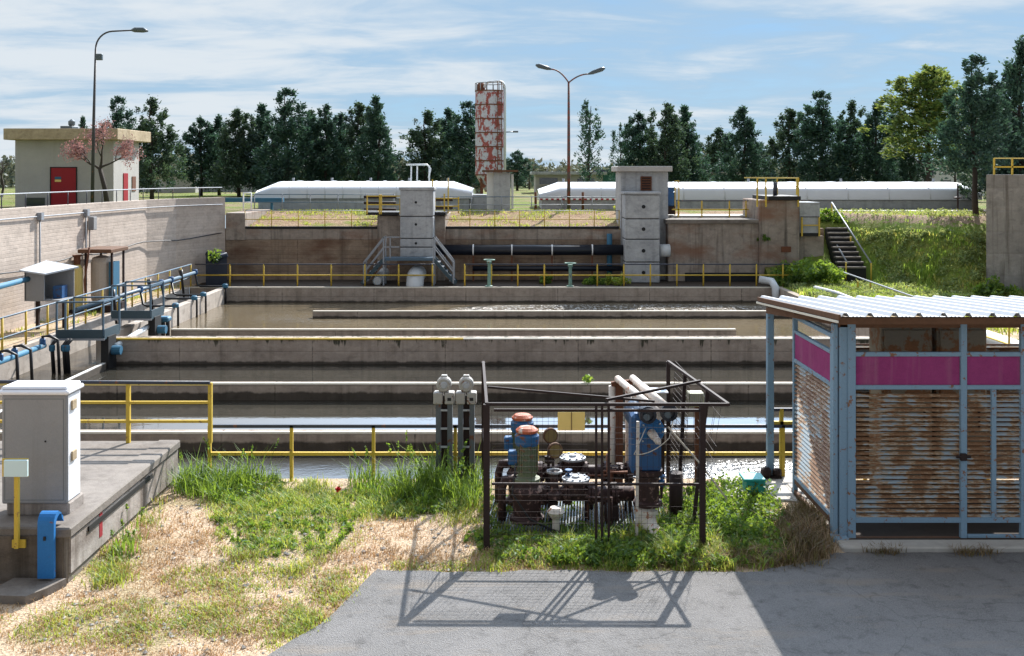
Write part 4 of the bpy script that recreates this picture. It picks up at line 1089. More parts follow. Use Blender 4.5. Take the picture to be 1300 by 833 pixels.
# air supply pipes and hoses
t = thing('air_pipe', 'blue air pipe with black hoses at the near end of the channel', 'pipe', (-13.8, 27, 0))
MB().tube([(-13.8, 20, .02), (-13.8, 30.2, .02)], .08, 10).build('pipe_body', 'pipe_blue', t)
for yy in (26.2, 27.6, 28.4, 30.1):
    m = MB(); m.tube([(-13.8, yy, .02), (-13.8, yy, .3), (-13.6, yy, .32), (-13.35, yy, .2), (-13.3, yy, -.9)], .045, 8)
    m.build('hose', 'pipe_black', t)
    MB().lathe((-13.8, yy, .05), [(.06, 0), (.09, .02), (.09, .16), (.06, .2)], 10).build('valve', 'machine_blue', t)
t = thing('air_pipe', 'pale blue air pipe crossing behind the farther platform with hoses over the basin wall', 'pipe', (-14, 40, .7))
MB().tube([(-14.05, 33, .7), (-14.05, 45.6, .7)], .075, 10).build('pipe_body', 'rail_blue', t)
for yy, xe in ((38.7, -12.62), (42.2, -12.62), (41.0, -12.62), (45.4, -12.7)):
    m = MB(); m.tube([(-14.05, yy, .7), (-13.95, yy, .15), (-13.8, yy, .08), (-12.85, yy, .08), (xe, yy, .05), (xe, yy, -1.0)], .045, 8); m.build('hose', 'pipe_black', t)
    MB().lathe((-12.72, yy, .02), [(.11, 0), (.13, .03), (.13, .14), (.08, .18)], 10).build('collar', 'pipe_blue', t)
    MB().lathe((-14.05, yy, .6), [(.08, 0), (.11, .03), (.11, .2), (.08, .24)], 10).build('valve', 'machine_blue', t)
for yy in (36.0, 39.6, 43.4):
    MB().tube([(-14.05, yy, 1.0), (-14.0, yy, .7), (-13.9, yy, -.2)], [.1, .06, .05], 8).build('lever', 'pipe_black', t)
t = thing('hose_bundle', 'pair of black hoses hanging from blue collars below the nearer platform', 'hoses', (-13.5, 30, -.8))
for px in (66, 81, 85):
    xx = X(px, 30.2)
    MB().tube([(xx + .1, 30.3, Z(431, 30.2)), (xx, 30.2, Z(438, 30.2)), (xx + .06, 30.2, -.9)], .06, 8).build('hose', 'pipe_black', t)
    MB().lathe((xx, 30.2, Z(446, 30.2)), [(.07, 0), (.09, .04), (.09, .15), (.07, .19)], 10).build('collar', 'pipe_blue', t)
t = thing('hose_bundle', 'blue topped cluster of black hoses at the corner of the brown back basin', 'hoses', (X(205, 35), 35, -.7))
for k, px in enumerate((200, 207, 213)):
    xx = X(px, 35.2)
    MB().tube([(xx - .5, 35.3, .08), (xx - .1, 35.2, .1), (xx, 35.2, 0), (xx, 35.2, -.9)], .07, 8).build('hose', 'pipe_black', t)
MB().cbox(X(199, 35.2), X(216, 35.2), 35.0, 35.4, .0, .18, .05).build('collar', 'pipe_blue', t)
mb = MB(); mb.tube([(X(146, 31.2), 31.2, Z(440, 31.2)), (X(189, 34.2), 34.2, Z(414, 34.2))], .09, 8)
tag(mb.build('white_pipe', 'pipe_pale'), 'pale pipe slanting between the two sluice platforms', 'pipe')
# pipe and rail at the right side of the front basin (seen through the shelter)
mb = MB(); mb.tube([(13.75, 18.5, .35), (13.75, 33, .35)], .2, 12)
tag(mb.build('discharge_pipe', 'pipe_pale'), 'pale pipe beside the front basin seen through the shelter gap', 'pipe')
railing('basin_railing', 'yellow railing beside the pale pipe behind the shelter', [(13.35, 18), (13.35, 32)], [(13.35, 18.5 + 1.5 * k) for k in range(10)],
        [(1.0, .025, 'yellow_pale', 'top_rail'), (.5, .025, 'yellow', 'mid_rail')], .03, 'yellow', 0, 1.0)
# pale green valve stands on the back walkway
def valve_stand(px, label, h):
    d = 46.0; x = X(px, d)
    t = thing('valve_stand', label, 'valve', (x, d, 0), 'green valve stands on the back walkway')
    MB().lathe((x, d, 0), [(.17, 0), (.17, .05), (.085, .07), (.07, h - .12), (.11, h - .1), (.11, h)], 12).build('column', 'green_valve', t)
    MB().tube([(x + .24 * math.cos(R(a)), d + .24 * math.sin(R(a)), h + .06) for a in range(0, 361, 30)], .025, 6).bar((x - .24, d, h + .06), (x + .24, d, h + .06), .03).build('handwheel', 'green_valve', t)
valve_stand(724, 'pale green valve stand on the back walkway under the black pipe', 1.0)
valve_stand(621, 'taller green valve stand on the back walkway nearest the metal steps', 1.15)

# =====================================================================
#  FOREGROUND: deck, cabinet
# =====================================================================
t = thing('concrete_deck', 'raised weathered concrete deck under the grey cabinet', 'deck', (-9, 14.8, 0))
dz = .70; dxr = -5.52
MB().cbox(-14, dxr, 12.72, 16.85, -.05, dz, .02).build('deck_body', 'deck', t)
m = MB(); m.box(dxr + .001, dxr + .03, 12.75, 16.83, .12, dz - .14); m.build('side_face', 'deck_side', t)
m = MB()
random.seed(3)
for k in range(6): m.box(dxr + .0, dxr + .07, 13.9 + k * .3, 14.2 + k * .3, dz - .16 - .05 * k, dz - .12 - .04 * k)
MB().box(dxr + .03, dxr + .05, 13.25, 15.6, dz - .24, dz - .17).build('crack', 'dark', t)
MB().cbox(dxr - .3, dxr + .06, 12.66, 16.87, dz - .12, dz + .012, .02).build('edge_slab', 'deck', t)
MB().box(dxr + .03, dxr + .035, 13.62, 13.72, .25, .62).build('paint_mark', 'red_mark', t)
MB().box(-13.5, dxr - .05, 12.69, 12.72, .05, dz - .1).build('front_face', 'deck_front', t)
mb = MB(); mb.prism([(-6.3, 12.15), (-5.75, 12.1), (-5.6, 12.35), (-5.5, 12.64), (-6.15, 12.66)], -.02, .10)
tag(mb.build('footing_slab', 'deck'), 'broken pale footing slab at the foot of the concrete deck', 'slab')

cy = 13.15; c0, c1 = X(2, cy), X(85, cy); cyb = 13.57
t = thing('electric_cabinet', 'grey fibreglass electric cabinet with white lid on the deck', 'cabinet', ((c0 + c1) / 2, cy, dz))
MB().cbox(c0 + .05, c1 + .02, cy + .02, cyb + .06, dz - .01, Z(639, cy), .02).build('plinth', 'deck_side', t)
z0, z1 = Z(640, cy), Z(501, cy)
MB().cbox(c0, c1, cy, cyb, z0, z1, .015).build('body', 'cabinet', t)
MB().box(c1 + .0005, c1 + .006, cy + .03, cyb - .03, z0 + .03, z1 - .02).build('side_panel', 'cabinet_top', t)
MB().cbox(c0 - .04, c1 + .04, cy - .05, cyb + .03, z1, z1 + .06, .02).cbox(c0 - .01, c1 + .01, cy - .01, cyb, z1 + .06, z1 + .10, .02).build('lid', 'cabinet_top', t)
m = MB()
for q in ((c0 + .04, c1 - .04, z1 - .06, z1 - .054), (c0 + .04, c1 - .04, z0 + .05, z0 + .056)): m.box(q[0], q[1], cy - .006, cy - .003, q[2], q[3])
m.box(c0 + .04, c0 + .046, cy - .006, cy - .003, z0 + .05, z1 - .054); m.box(c1 - .046, c1 - .04, cy - .006, cy - .003, z0 + .05, z1 - .054)
m.build('door_seam', 'lamp_grey', t)
for zz in (z0 + .52, z0 + 1.18): MB().cbox(c1 + .006, c1 + .03, cy + .1, cy + .24, zz, zz + .13, .01).build('latch', 'cream_trim', t)
MB().box(c0 + .02, c1 - .02, cy - .004, cy, z0 + .02, z1 - .03).build('door', 'cabinet', t)
MB().lathe((X(58, cy), cy - .004, z1 - .6), [(.012, 0), (.012, .01)], 8, (0, -1, 0)).build('lock', 'dark', t)
t = thing('marker_post', 'yellow marker post with blank pale blue plate before the grey cabinet', 'sign', (X(19, 12.55), 12.55, .3))
MB().bar((X(20, 12.6), 12.63, Z(697, 12.6)), (X(20, 12.6), 12.63, Z(590, 12.6)), .05).build('post', 'yellow', t)
MB().cbox(X(4, 12.55), X(34, 12.55), 12.56, 12.6, Z(605, 12.58), Z(584, 12.58), .004).build('plate', 'sign_pale', t)
MB().box(X(2.5, 12.6), X(35.5, 12.6), 12.605, 12.62, Z(606, 12.58), Z(583, 12.58)).build('frame', 'yellow', t)
MB().box(X(12, 12.6), X(29, 12.6), 12.66, 12.69, Z(698, 12.6), Z(688, 12.6)).build('bracket', 'yellow', t)
t = thing('cable_cover', 'bright blue curved steel cable cover on the front of the deck', 'cable cover', (X(56, 12.6), 12.6, 0))
w0, w1 = X(45, 12.5), X(66, 12.5)
path = [(12.55, .13), (12.55, .55), (12.55, Z(668, 12.5))] + [(12.67 - .12 * math.cos(R(a)), Z(668, 12.5) + .13 * math.sin(R(a))) for a in (20, 40, 60, 80, 95)] + [(12.76, Z(668, 12.5) + .08), (12.78, Z(668, 12.5) + .0)]
vs = []; fs = []
for (y, z) in path: vs += [(w0, y, z), (w1, y, z), (w1, y + .05, z - .05 if z > .7 else z), (w0, y + .05, z - .05 if z > .7 else z)]
for i in range(len(path) - 1):
    for k in range(4):
        k2 = (k + 1) % 4; fs.append((4 * i + k, 4 * i + k2, 4 * i + 4 + k2, 4 * i + 4 + k))
fs.append((3, 2, 1, 0)); MB().add(vs, fs).build('channel', 'blue_bright', t)
MB().box(X(53, 12.5), X(56, 12.5), 12.535, 12.548, Z(688, 12.5), Z(683, 12.5)).build('slot', 'dark', t)

# twin signal columns by the bank
def column(px, label):
    d = 16.85; x = X(px, d); zt = Z(502, d)
    t = thing('instrument_column', label, 'instrument post', (x, d, 0), 'twin instrument columns at the bank')
    for s in (-1, 1):
        MB().box(x + s * .095 - .04, x + s * .095 + .04, d - .07, d + .07, -.05, zt).build('channel_leg', 'steel_column', t)
    MB().box(x - .05, x + .05, d - .02, d + .04, -.05, zt).build('web', 'rust_dark', t)
    m = MB()
    for zz in (.6, .9, 1.2): m.box(x - .055, x + .055, d - .075, d - .05, zz, zz + .03)
    m.build('bolts', 'flange', t)
    MB().cbox(x - .17, x - .015, d - .14, d + .08, zt - .12, zt + .07, .015).build('switch_box', 'flange_white', t)
    MB().cbox(x + .015, x + .17, d - .14, d + .08, zt - .12, zt + .07, .015).build('switch_box', 'flange_white', t)
    MB().box(x + .06, x + .12, d - .146, d - .14, zt - .06, zt - .01).build('label_plate', 'dark', t)
    MB().lathe((x, d + .06, zt + .19), [(.11, 0), (.125, .02), (.125, .15), (.10, .18)], 20, (0, -1, 0)).build('horn_body', 'flange_white', t)
    MB().lathe((x, d - .12, zt + .19), [(.06, 0), (.045, .015)], 16, (0, -1, 0)).build('horn_face', 'flange', t)
    MB().cbox(x - .05, x + .05, d - .06, d + .04, zt + .30, zt + .34, .01).build('cap', 'flange_white', t)
    return t
M['steel_column'] = paint('weathered grey steel', (.11, .125, .14), .3, .5, scale=5)
M['flange_white'] = paint('weathered off-white casing', (.36, .345, .32), .3, .5, scale=12)
column(564, 'weathered grey instrument column farther from the cage, of the twin columns at the bank')
column(592, 'weathered grey instrument column beside the rusty cage, of the twin columns at the bank')

# =====================================================================
#  RUSTY CAGE
# =====================================================================
FL, FR_ = Vector((-.34, 13.75, 0)), Vector((2.90, 13.72, 0))
BL, BR = Vector((-.47, 16.8, 0)), Vector((2.57, 16.85, 0))
zc = 2.0
t = thing('rusty_cage', 'rusty angle iron and wire mesh cage around the pumps', 'cage', (1.1, 15.2, 0))
def at(a, b, k, z): p = a.lerp(b, k); return Vector((p.x, p.y, z))
MB().bar(at(FL, FL, 0, -.05), at(FL, FL, 0, zc), .085).build('post', 'rust_dark', t)
MB().bar(at(BL, BL, 0, -.05), at(BL, BL, 0, zc), .06).build('post', 'rust_dark', t)
MB().bar(at(FL, BL, .5, -.05), at(FL, BL, .5, zc), .045).build('post', 'rust_dark', t)
pr = FL.lerp(FR_, .893)
MB().bar((pr.x, pr.y, -.05), (pr.x, pr.y, zc), .075).build('post', 'rust_dark', t)
for k in (.30, .68): MB().bar(at(FR_, BR, k, 0) - Vector((.3 * (1 - k), 0, 0)), at(FR_, BR, k, zc), .05).build('post', 'rust_dark', t)
MB().bar(at(BR, BR, 0, -.05), at(BR, BR, 0, zc), .06).build('post', 'rust_dark', t)
m = MB()
for a, b in ((FL, FR_), (FL, BL), (FR_, BR)): m.bar(at(a, b, 0, zc), at(a, b, 1, zc), .04)
m.build('top_frame', 'rust_dark', t)
m = MB(); m.bar((X(620, 15), 14.75, zc + .02), (X(832, 13.7), 13.78, zc + .03), .03); m.bar((X(770, 13.75), 13.78, zc + .05), at(FR_, BR, .42, zc + .05), .035)
m.build('roof_brace', 'rust_dark', t)
m = MB(); m.bar(at(FL, FR_, .02, .93), at(FL, FR_, .89, .93), .03); m.bar(at(FL, FR_, .03, zc - .08), at(FL, FR_, .88, zc - .08), .035); m.bar(at(FL, BL, 0, .93), at(FL, BL, 1, .93), .03); m.bar(at(FL, BL, .02, .15), at(FL, BL, .5, 1.9), .02); m.bar(at(FL, BL, .5, .15), at(FL, BL, .02, 1.9), .02); m.bar(at(FL, BL, .5, 1.9), at(FL, BL, .98, .15), .02)
m.build('cross_rail', 'rust_dark', t)
for px in (757, 764.5, 773):
    MB().bar((X(px, 13.7), 13.72, .1), (X(px, 13.7), 13.72, zc - .02), .032).build('door_stile', 'rust_dark', t)
def wire_panel(p00, p10, p01, step=.07, r=.0035, drop=0):
    m = MB(); p00, p10, p01 = Vector(p00), Vector(p10), Vector(p01)
    u, v = p10 - p00, p01 - p00
    nu, nv = int(u.length / step), int(v.length / step)
    nrm = u.cross(v).normalized()
    for i in range(nu + 1):
        if random.random() < drop: continue
        q = p00 + u * (i / nu); m.bar(q, q + v, r * 2, r * 2, nrm)
    for j in range(nv + 1):
        if random.random() < drop: continue
        q = p00 + v * (j / nv); m.bar(q, q + u, r * 2, r * 2, nrm)
    return m
wire_panel(at(FL, FR_, .02, .1), at(FL, FR_, .42, .1), at(FL, FR_, .02, zc - .08), .075, .0018, .2).build('wire_mesh', 'rust_dark', t)
wire_panel(at(FL, FR_, .45, .1), at(FL, FR_, .88, .1), at(FL, FR_, .45, zc - .08), .075, .0016, .45).build('wire_mesh', 'rust_dark', t)
wire_panel(at(FL, BL, .02, .1), at(FL, BL, .98, .1), at(FL, BL, .02, zc), .085, .0018, .2).build('wire_mesh', 'rust_dark', t)
wire_panel((2.60, 13.9, .3), (2.62, 15.4, .3), (2.86, 13.85, zc), .1, .002, .35).build('wire_mesh', 'rust_dark', t)
wire_panel((2.6, 15.6, .3), at(BR, BR, 0, .3), (2.72, 15.6, zc), .085, .003).build('wire_mesh', 'rust_dark', t)
t = thing('warning_plate', 'blank faded yellow plate hanging on the cage mesh', 'sign', (X(725, 13.7), 13.7, 1.75))
MB().cbox(X(708, 13.68), X(742.5, 13.68), 13.66, 13.68, Z(546, 13.68), Z(523, 13.68), .004).build('plate', 'sign_yellow', t)
MB().bar((X(725.5, 13.66), 13.655, Z(546, 13.66)), (X(725.5, 13.66), 13.655, Z(523, 13.66)), .008).build('fold', 'rust_brown', t)

# ---- pumps
def motor_pump(label, px, d, ztop, sc=1.0):
    x = X(px, d)
    t = thing('pump', label, 'pump', (x, d, 0), 'twin pumps in the cage')
    r = .145 * sc
    zb = ztop - .78 * sc
    MB().cbox(x - .26, x + .24, d - .25, d + .25, .0, .10, .01).build('base_plate', 'stone', t)
    MB().lathe((x, d, .1), [(.25, 0), (.25, .06), (.2, .1), (.22, .35), (.24, .45), (.17, .55), (.17, zb - .1)], 20).build('pump_casing', 'pipe_red', t)
    m = MB(); m.lathe((x, d, zb - .02), [(.19, 0), (.19, .05), (r * .9, .08), (r, .16), (r, .52 * sc)], 22)
    for k in range(26):
        a = 2 * math.pi * k / 26; q = Vector((math.cos(a), math.sin(a), 0))
        m.bar(Vector((x, d, zb + .12)) + q * (r + .006), Vector((x, d, zb + .5 * sc)) + q * (r + .006), .007, .02, q)
    m.build('motor_body', 'motor_green', t)
    MB().lathe((x, d, zb + .5 * sc), [(r + .015, 0), (r + .03, .03), (r + .03, .14 * sc), (r - .01, .18 * sc)], 22).build('motor_band', 'motor_blue', t)
    MB().lathe((x, d, zb + .67 * sc), [(r - .02, 0), (r + .015, .02), (r + .015, .05), (r - .03, .085), (.03, .095)], 22).build('motor_cap', 'motor_orange', t)
    m = MB(); m.cbox(x - r - .13, x - r + .02, d - .08, d + .08, zb + .22, zb + .42, .02); m.build('terminal_box', 'motor_blue', t)
    # volute outlet elbow to the left and pipe to ground
    m = MB(); m.tube([(x - .15, d, .7), (x - .32, d, .68), (x - .36, d, .55), (x - .36, d, .1)], [.07, .07, .06, .06], 10); m.build('elbow', 'pipe_red', t)
    return t
motor_pump('blue banded vertical pump with white topped cap at the front of the cage', 669, 14.75, Z(540, 14.75) + .0)
motor_pump('blue banded vertical pump with orange cap at the back of the cage', 663, 15.55, Z(524, 15.55) + .0)
# long horizontal manifolds with round inspection covers
def manifold(label, d, z, covers, x0, x1):
    t = thing('manifold_pipe', label, 'pipe', ((x0 + x1) / 2, d, 0), 'horizontal manifold pipes in the cage')
    MB().tube([(x0, d, z), (x1, d, z)], .105, 14).build('pipe_body', 'pipe_red', t)
    xx = x0 + .12
    while xx < x1:
        m = MB(); m.lathe((xx, d, z), [(.16, 0), (.16, .035)], 16, (1, 0, 0)); m.lathe((xx + .045, d, z), [(.16, 0), (.16, .035)], 16, (1, 0, 0))
        for k in range(8):
            a = 2 * math.pi * k / 8; c = Vector((xx - .03, d + .13 * math.cos(a), z + .13 * math.sin(a))); m.tube([c, c + Vector((.14, 0, 0))], .014, 6)
        m.build('flange', 'pipe_red', t); xx += .34
    for px in covers:
        x = X(px, d)
        MB().lathe((x, d, z), [(.15, 0), (.15, .17), (.19, .175), (.19, .20)], 20).build('riser', 'pipe_red', t)
        m = MB(); m.lathe((x, d, z + .20), [(.2, 0), (.2, .03), (.06, .035), (.05, .06)], 22)
        for k in range(10):
            a = 2 * math.pi * k / 10; m.lathe((x + .165 * math.cos(a), d + .165 * math.sin(a), z + .23), [(.016, 0), (.016, .02)], 6)
        m.build('cover', 'flange', t)
    for x in (x0 + .3, x1 - .3): MB().box(x - .06, x + .06, d - .1, d + .1, -.02, z - .09).build('support', 'rust_dark', t)
    return t
manifold('rear flanged red brown manifold pipe with round grey cover', 15.6, .55, (727,), X(672, 15.6), X(800, 15.6))
manifold('front flanged red brown manifold pipe with round grey cover', 14.8, .47, (731,), X(676, 14.8), X(805, 14.8))
# gauges
def gauge(label, px, py, d, zb):
    x, z = X(px, d), Z(py, d)
    t = thing('pressure_gauge', label, 'gauge', (x, d, zb), 'pressure gauges in the cage')
    MB().tube([(x - .02, d, zb), (x - .02, d, z - .1)], .022, 8).lathe((x - .02, d, zb + .12), [(.06, 0), (.06, .1)], 10).build('stem', 'rust_dark', t)
    MB().lathe((x, d + .03, z), [(.1, 0), (.115, .01), (.115, .05), (.1, .06)], 20, (.25, -1, 0)).build('gauge_case', 'rust_brown', t)
    MB().lathe((x + .015, d - .031, z), [(.092, 0), (.092, .004)], 20, (.25, -1, 0)).build('dial', 'gauge_face', t)
M['gauge_face'] = flat('brown glass dial', (.20, .14, .05), .2, vary=.4)
gauge('upper brown dial pressure gauge', 698, 553, 15.5, .6)
gauge('lower brown dial pressure gauge', 704, 572, 14.9, .55)
t = thing('gate_valve', 'rusty gate valve with small ring handwheel between the pump and the front cover', 'valve', (X(704, 14.6), 14.6, .3))
MB().lathe((X(704, 14.6), 14.7, .45), [(.12, 0), (.12, .06), (.07, .1), (.05, .35)], 12).build('valve_body', 'pipe_red', t)
MB().tube([(X(704, 14.6) + .1 * math.cos(R(a)), 14.7 + .1 * math.sin(R(a)), .82) for a in range(0, 361, 30)], .02, 6).build('handwheel', 'flange', t)
t = thing('wheel_valve', 'pale mushroom topped drain valve below the front manifold', 'valve', (X(707, 14.3), 14.3, 0))
MB().lathe((X(706, 14.3), 14.35, 0), [(.06, 0), (.05, .25), (.09, .3), (.13, .36), (.08, .42)], 14).build('valve_body', 'pipe_white', t)
# ribbed grating mat
m = MB()
for k in range(60):
    x = X(618, 15.0) + k * .043; m.bar((x, 14.3, .10), (x + .12, 15.9, .10), .016, .03)
o = m.build('grating', 'lamp_grey'); tag(o, 'ribbed steel grating under the manifold pipes', 'grating')

t = thing('pipe_cluster', 'tangle of thin rusty pipes and small valves between the pumps and the blower', 'pipes', (X(770, 14.9), 14.9, 0))
rp = random.Random(33)
for k in range(12):
    x = X(rp.uniform(742, 806), 14.9); y = rp.uniform(14.5, 15.5); z = rp.uniform(.35, .75); L1 = rp.uniform(.15, .45)
    pts = [(x, y, rp.choice((0, .1))), (x, y, z), (x + rp.choice((-1, 1)) * L1, y, z)]
    if rp.random() < .5: pts.append((pts[-1][0], y, z + rp.uniform(.1, .35)))
    MB().tube(pts, rp.choice((.016, .022, .03)), 7).build('small_pipe', rp.choice(('pipe_red', 'rust_dark', 'pipe_red', 'rust')), t)
    if k % 2: MB().lathe((pts[-1][0], y, pts[-1][2]), [(.04, -.03), (.05, 0), (.05, .05), (.02, .06), (.02, .1), (.055, .105), (.055, .12)], 10).build('small_valve', rp.choice(('flange', 'pipe_red', 'machine_blue')), t)
mbc = MB(); mbc.tube([(X(655, 14.7), 14.5, 1.0), (X(650, 14.7), 14.4, .6), (X(672, 14.6), 14.35, .25), (X(700, 14.6), 14.3, .12), (X(735, 14.5), 14.2, .06)], .013, 6)
tag(mbc.build('power_cable', 'pipe_black'), 'black power cable drooping from the front pump onto the ground', 'cable')
# ---- big blue machine
bd = 14.55
t = thing('blue_blower', 'big blue blower unit with round front disc and protruding shaft', 'machine', (X(825, bd), bd, 0))
bc = Vector((X(829, 14.3), 14.45, Z(553, 14.3)))
ax = Vector((.22, -1, -.22)).normalized()
MB().lathe(bc - ax * .75, [(.05, -.02), (.17, 0), (.19, .1), (.19, .45), (.16, .52), (.15, .66)], 24, ax).build('body', 'body_navy', t)
MB().lathe(bc - ax * .1, [(.19, 0), (.205, .01), (.205, .07), (.185, .085)], 32, ax).lathe(bc - ax * .02, [(.15, 0), (.15, .012)], 28, ax).build('front_disc', 'disc_blue', t)
for k in range(8):
    a_ = ax.orthogonal().normalized(); c_ = bc - ax * .02 + (a_ * math.cos(k * .785) + ax.cross(a_) * math.sin(k * .785)) * .172
    MB().lathe(c_, [(.014, 0), (.014, .02)], 6, ax).build('bolt', 'flange', t)
m = MB(); m.lathe(bc, [(.062, 0), (.058, .12), (.048, .13), (.048, .26), (.025, .27), (.025, .32)], 16, ax); m.build('shaft', 'pipe_white', t)
for px, py in ((821, 531), (848, 528)):
    c = Vector((X(px, 14.2), 14.25, Z(py, 14.2)))
    m = MB(); m.lathe(c + Vector((0, .3, 0)), [(.09, 0), (.1, .24), (.12, .25), (.12, .32), (.08, .33), (.08, .28)], 20, (.08, -1, .1)); prt = m.build('port', 'pipe_navy', t)
    MB().lathe(c, [(.06, -.01), (.05, .02)], 14, (.08, -1, .1)).build('port_centre', 'lamp_grey', prt)
MB().cbox(X(800, 14.7), X(822, 14.7), 14.5, 14.95, Z(600, 14.7), Z(522, 14.7), .05).build('gear_case', 'machine_blue', t)
m = MB(); m.cbox(X(811, 14.6), X(838, 14.6), 14.46, 14.78, .88, 1.42, .03); m.build('pedestal', 'machine_blue', t)
MB().lathe((X(822, 14.6), 14.6, .38), [(.21, 0), (.21, .05), (.165, .07), (.165, .42), (.22, .45), (.22, .51)], 18).build('lower_column', 'pipe_red', t)
m = MB(); xx = X(823, 14.3)
m.tube([(xx, 14.6, .4), (xx, 14.5, .2)] + [(xx + .02, 14.42, .12), (xx + .12, 14.15, .02), (xx + .2, 13.95, -.08)], [.14, .14, .135, .125, .12], 14); m.lathe((xx, 14.55, .26), [(.17, 0), (.17, .05)], 14, (0, .2, 1)); m.build('discharge_elbow', 'pipe_white', t)
# inclined white pipes
for a, b in (((784, 481), (838, 527)), ((803, 480), (848, 520))):
    p0 = Vector((X(a[0], 16.2), 16.2, Z(a[1], 16.2))); p1 = Vector((X(b[0], 14.3), 14.3, Z(b[1], 14.3)))
    MB().tube([p0 + (p0 - p1) * .02, p0, p0.lerp(p1, .3), p0.lerp(p1, .31), p1], [.04, .055, .055, .062, .07], 12).build('inclined_pipe', 'pipe_white', t)
m = MB(); m.tube([(bc.x - .1, 14.3, bc.z + .1)] + [(bc.x - .3 + .06 * i, 14.0, bc.z - .22 + .004 * (i - 3) ** 2 + .02 * i) for i in range(9)] + [(bc.x + .25, 14.1, bc.z + .25)], .007, 5); m.build('cable', 'rope', t)
# supports behind
t = thing('pipe_support', 'rusty red post and white pipe supporting the inclined pipes', 'support', (X(785, 16.2), 16.2, 0))
MB().bar((X(786, 16.2), 16.2, 0), (X(786, 16.2), 16.2, Z(489, 16.2)), .11).build('post', 'rust', t)
MB().tube([(X(777, 16.2), 16.2, 0), (X(777, 16.2), 16.2, Z(490, 16.2))], .055, 10).build('pipe', 'pipe_white', t)
MB().bar((X(776, 16.2), 16.2, Z(488, 16.2)), (X(803, 16.2), 16.2, Z(485, 16.2)), .08).build('cross_beam', 'rust', t)
MB().tube([(X(798, 16.3), 16.3, 0), (X(798, 16.3), 16.3, Z(489, 16.3))], .055, 10).build('pipe', 'pipe_white', t)
mb = MB(); mb.bar((X(808, 14.1), 14.1, 0), (X(810, 14.1), 14.1, Z(535, 14.1)), .04)
tag(mb.build('prop_pole', 'pipe_white'), 'thin pale pole standing in front of the blue blower', 'pole')
mb = MB(); mb.tube([(X(848, 14.3), 14.3, Z(542, 14.3)), (X(890, 14.3), 14.3, Z(590, 14.3)), (X(923, 14.2), 14.2, Z(634, 14.2))], .014, 6)
tag(mb.build('stay_rope', 'rope'), 'pale rope slanting down from the blue blower', 'rope')
# electrical boxes behind the blower
t = thing('switch_cabinet', 'pale cream switch cabinet on legs behind the inclined pipes', 'cabinet', (X(830, 16.6), 16.6, 0))
MB().cbox(X(818, 16.6), X(845, 16.6), 16.5, 16.75, Z(517, 16.6), Z(497, 16.6), .01).build('body', 'flange_white', t)
MB().cbox(X(816, 16.6), X(847, 16.6), 16.45, 16.8, Z(497, 16.6), Z(495.5, 16.6), .004).build('lid', 'cabinet_top', t)
for px in (822, 841): MB().bar((X(px, 16.6), 16.6, 0), (X(px, 16.6), 16.6, Z(517, 16.6)), .06).build('leg', 'rust_dark', t)
t = thing('junction_cabinet', 'small ribbed greenish box on a leg at the rear corner of the cage', 'box', (X(883, 16.4), 16.4, 0))
MB().cbox(X(873, 16.4), X(893, 16.4), 16.3, 16.55, Z(515, 16.4), Z(498, 16.4), .01).build('body', paint('greenish cream box', (.38, .38, .27), .1), t)
m = MB()
for k in range(7): m.box(X(874 + k * 2.7, 16.29), X(875 + k * 2.7, 16.29), 16.285, 16.3, Z(514, 16.3), Z(499.5, 16.3))
m.build('ribs', 'stone', t)
MB().bar((X(886, 16.4), 16.45, 0), (X(886, 16.4), 16.45, Z(515, 16.4)), .08).build('leg', 'rust', t)
mb = MB(); mb.tube([(X(861, 14.8), 15.0, 0), (X(861, 14.8), 15.0, Z(600, 15.0))], .1, 12)
tag(mb.build('pipe_stub', 'rust_dark'), 'dark rusty pipe stub in the weeds behind the blower', 'pipe')

# =====================================================================
#  SHELTER
# =====================================================================
sd = 14.1
sx0 = X(1066, sd)
t = thing('louvred_shelter', 'rusting pale blue louvred shelter with white corrugated roof and magenta bands', 'shelter', (7, 15.5, 0))
x_end = 9.6
MB().cbox(sx0 - .08, x_end + .2, 13.72, 16.6, -.05, .09, .02).build('kerb', 'stone', t)
MB().box(sx0 + .05, x_end, 14.0, 16.5, .09, .094).build('floor', 'soil', t)
# roof: corrugated sheet
m = MB(); xs = [];
y0, y1, zf, zb_ = 13.55, 17.45, Z(402, 13.55), Z(379, 17.45)
x = X(1068, 13.55); k = 0; prof = []
while x < x_end + .3:
    prof += [(x, 0), (x + .035, .05), (x + .075, .05), (x + .11, 0)]
    for q in (.16, .21, .26): prof += [(x + q - .012, 0), (x + q, .008), (x + q + .012, 0)]
    x += .325
vs, fs = [], []
for (px_, dz_) in prof:
    sk = -.14
    vs += [(px_, y0, zf + dz_), (px_ + sk, y1, zb_ + dz_), (px_, y0, zf + dz_ - .006), (px_ + sk, y1, zb_ + dz_ - .006)]
for i in range(len(prof) - 1):
    a = i * 4; b = a + 4
    fs += [(a, b, b + 1, a + 1), (a + 2, a + 3, b + 3, b + 2), (a, a + 2, b + 2, b), (a + 1, b + 1, b + 3, a + 3)]
m.add(vs, fs); m.build('roof', 'roof_white', t)
xr0 = X(1068, 13.55)
m = MB(); m.bar((xr0 - .02, y0, zf - .01), (xr0 - .16, y1, zb_ - .01), .03, .07); m.build('roof_edge', 'rust_brown', t)
MB().bar((xr0 - .045, y0, zf - .07), (xr0 - .185, y1, zb_ - .07), .02, .03).build('edge_angle', 'edge_cream', t)
m = MB()
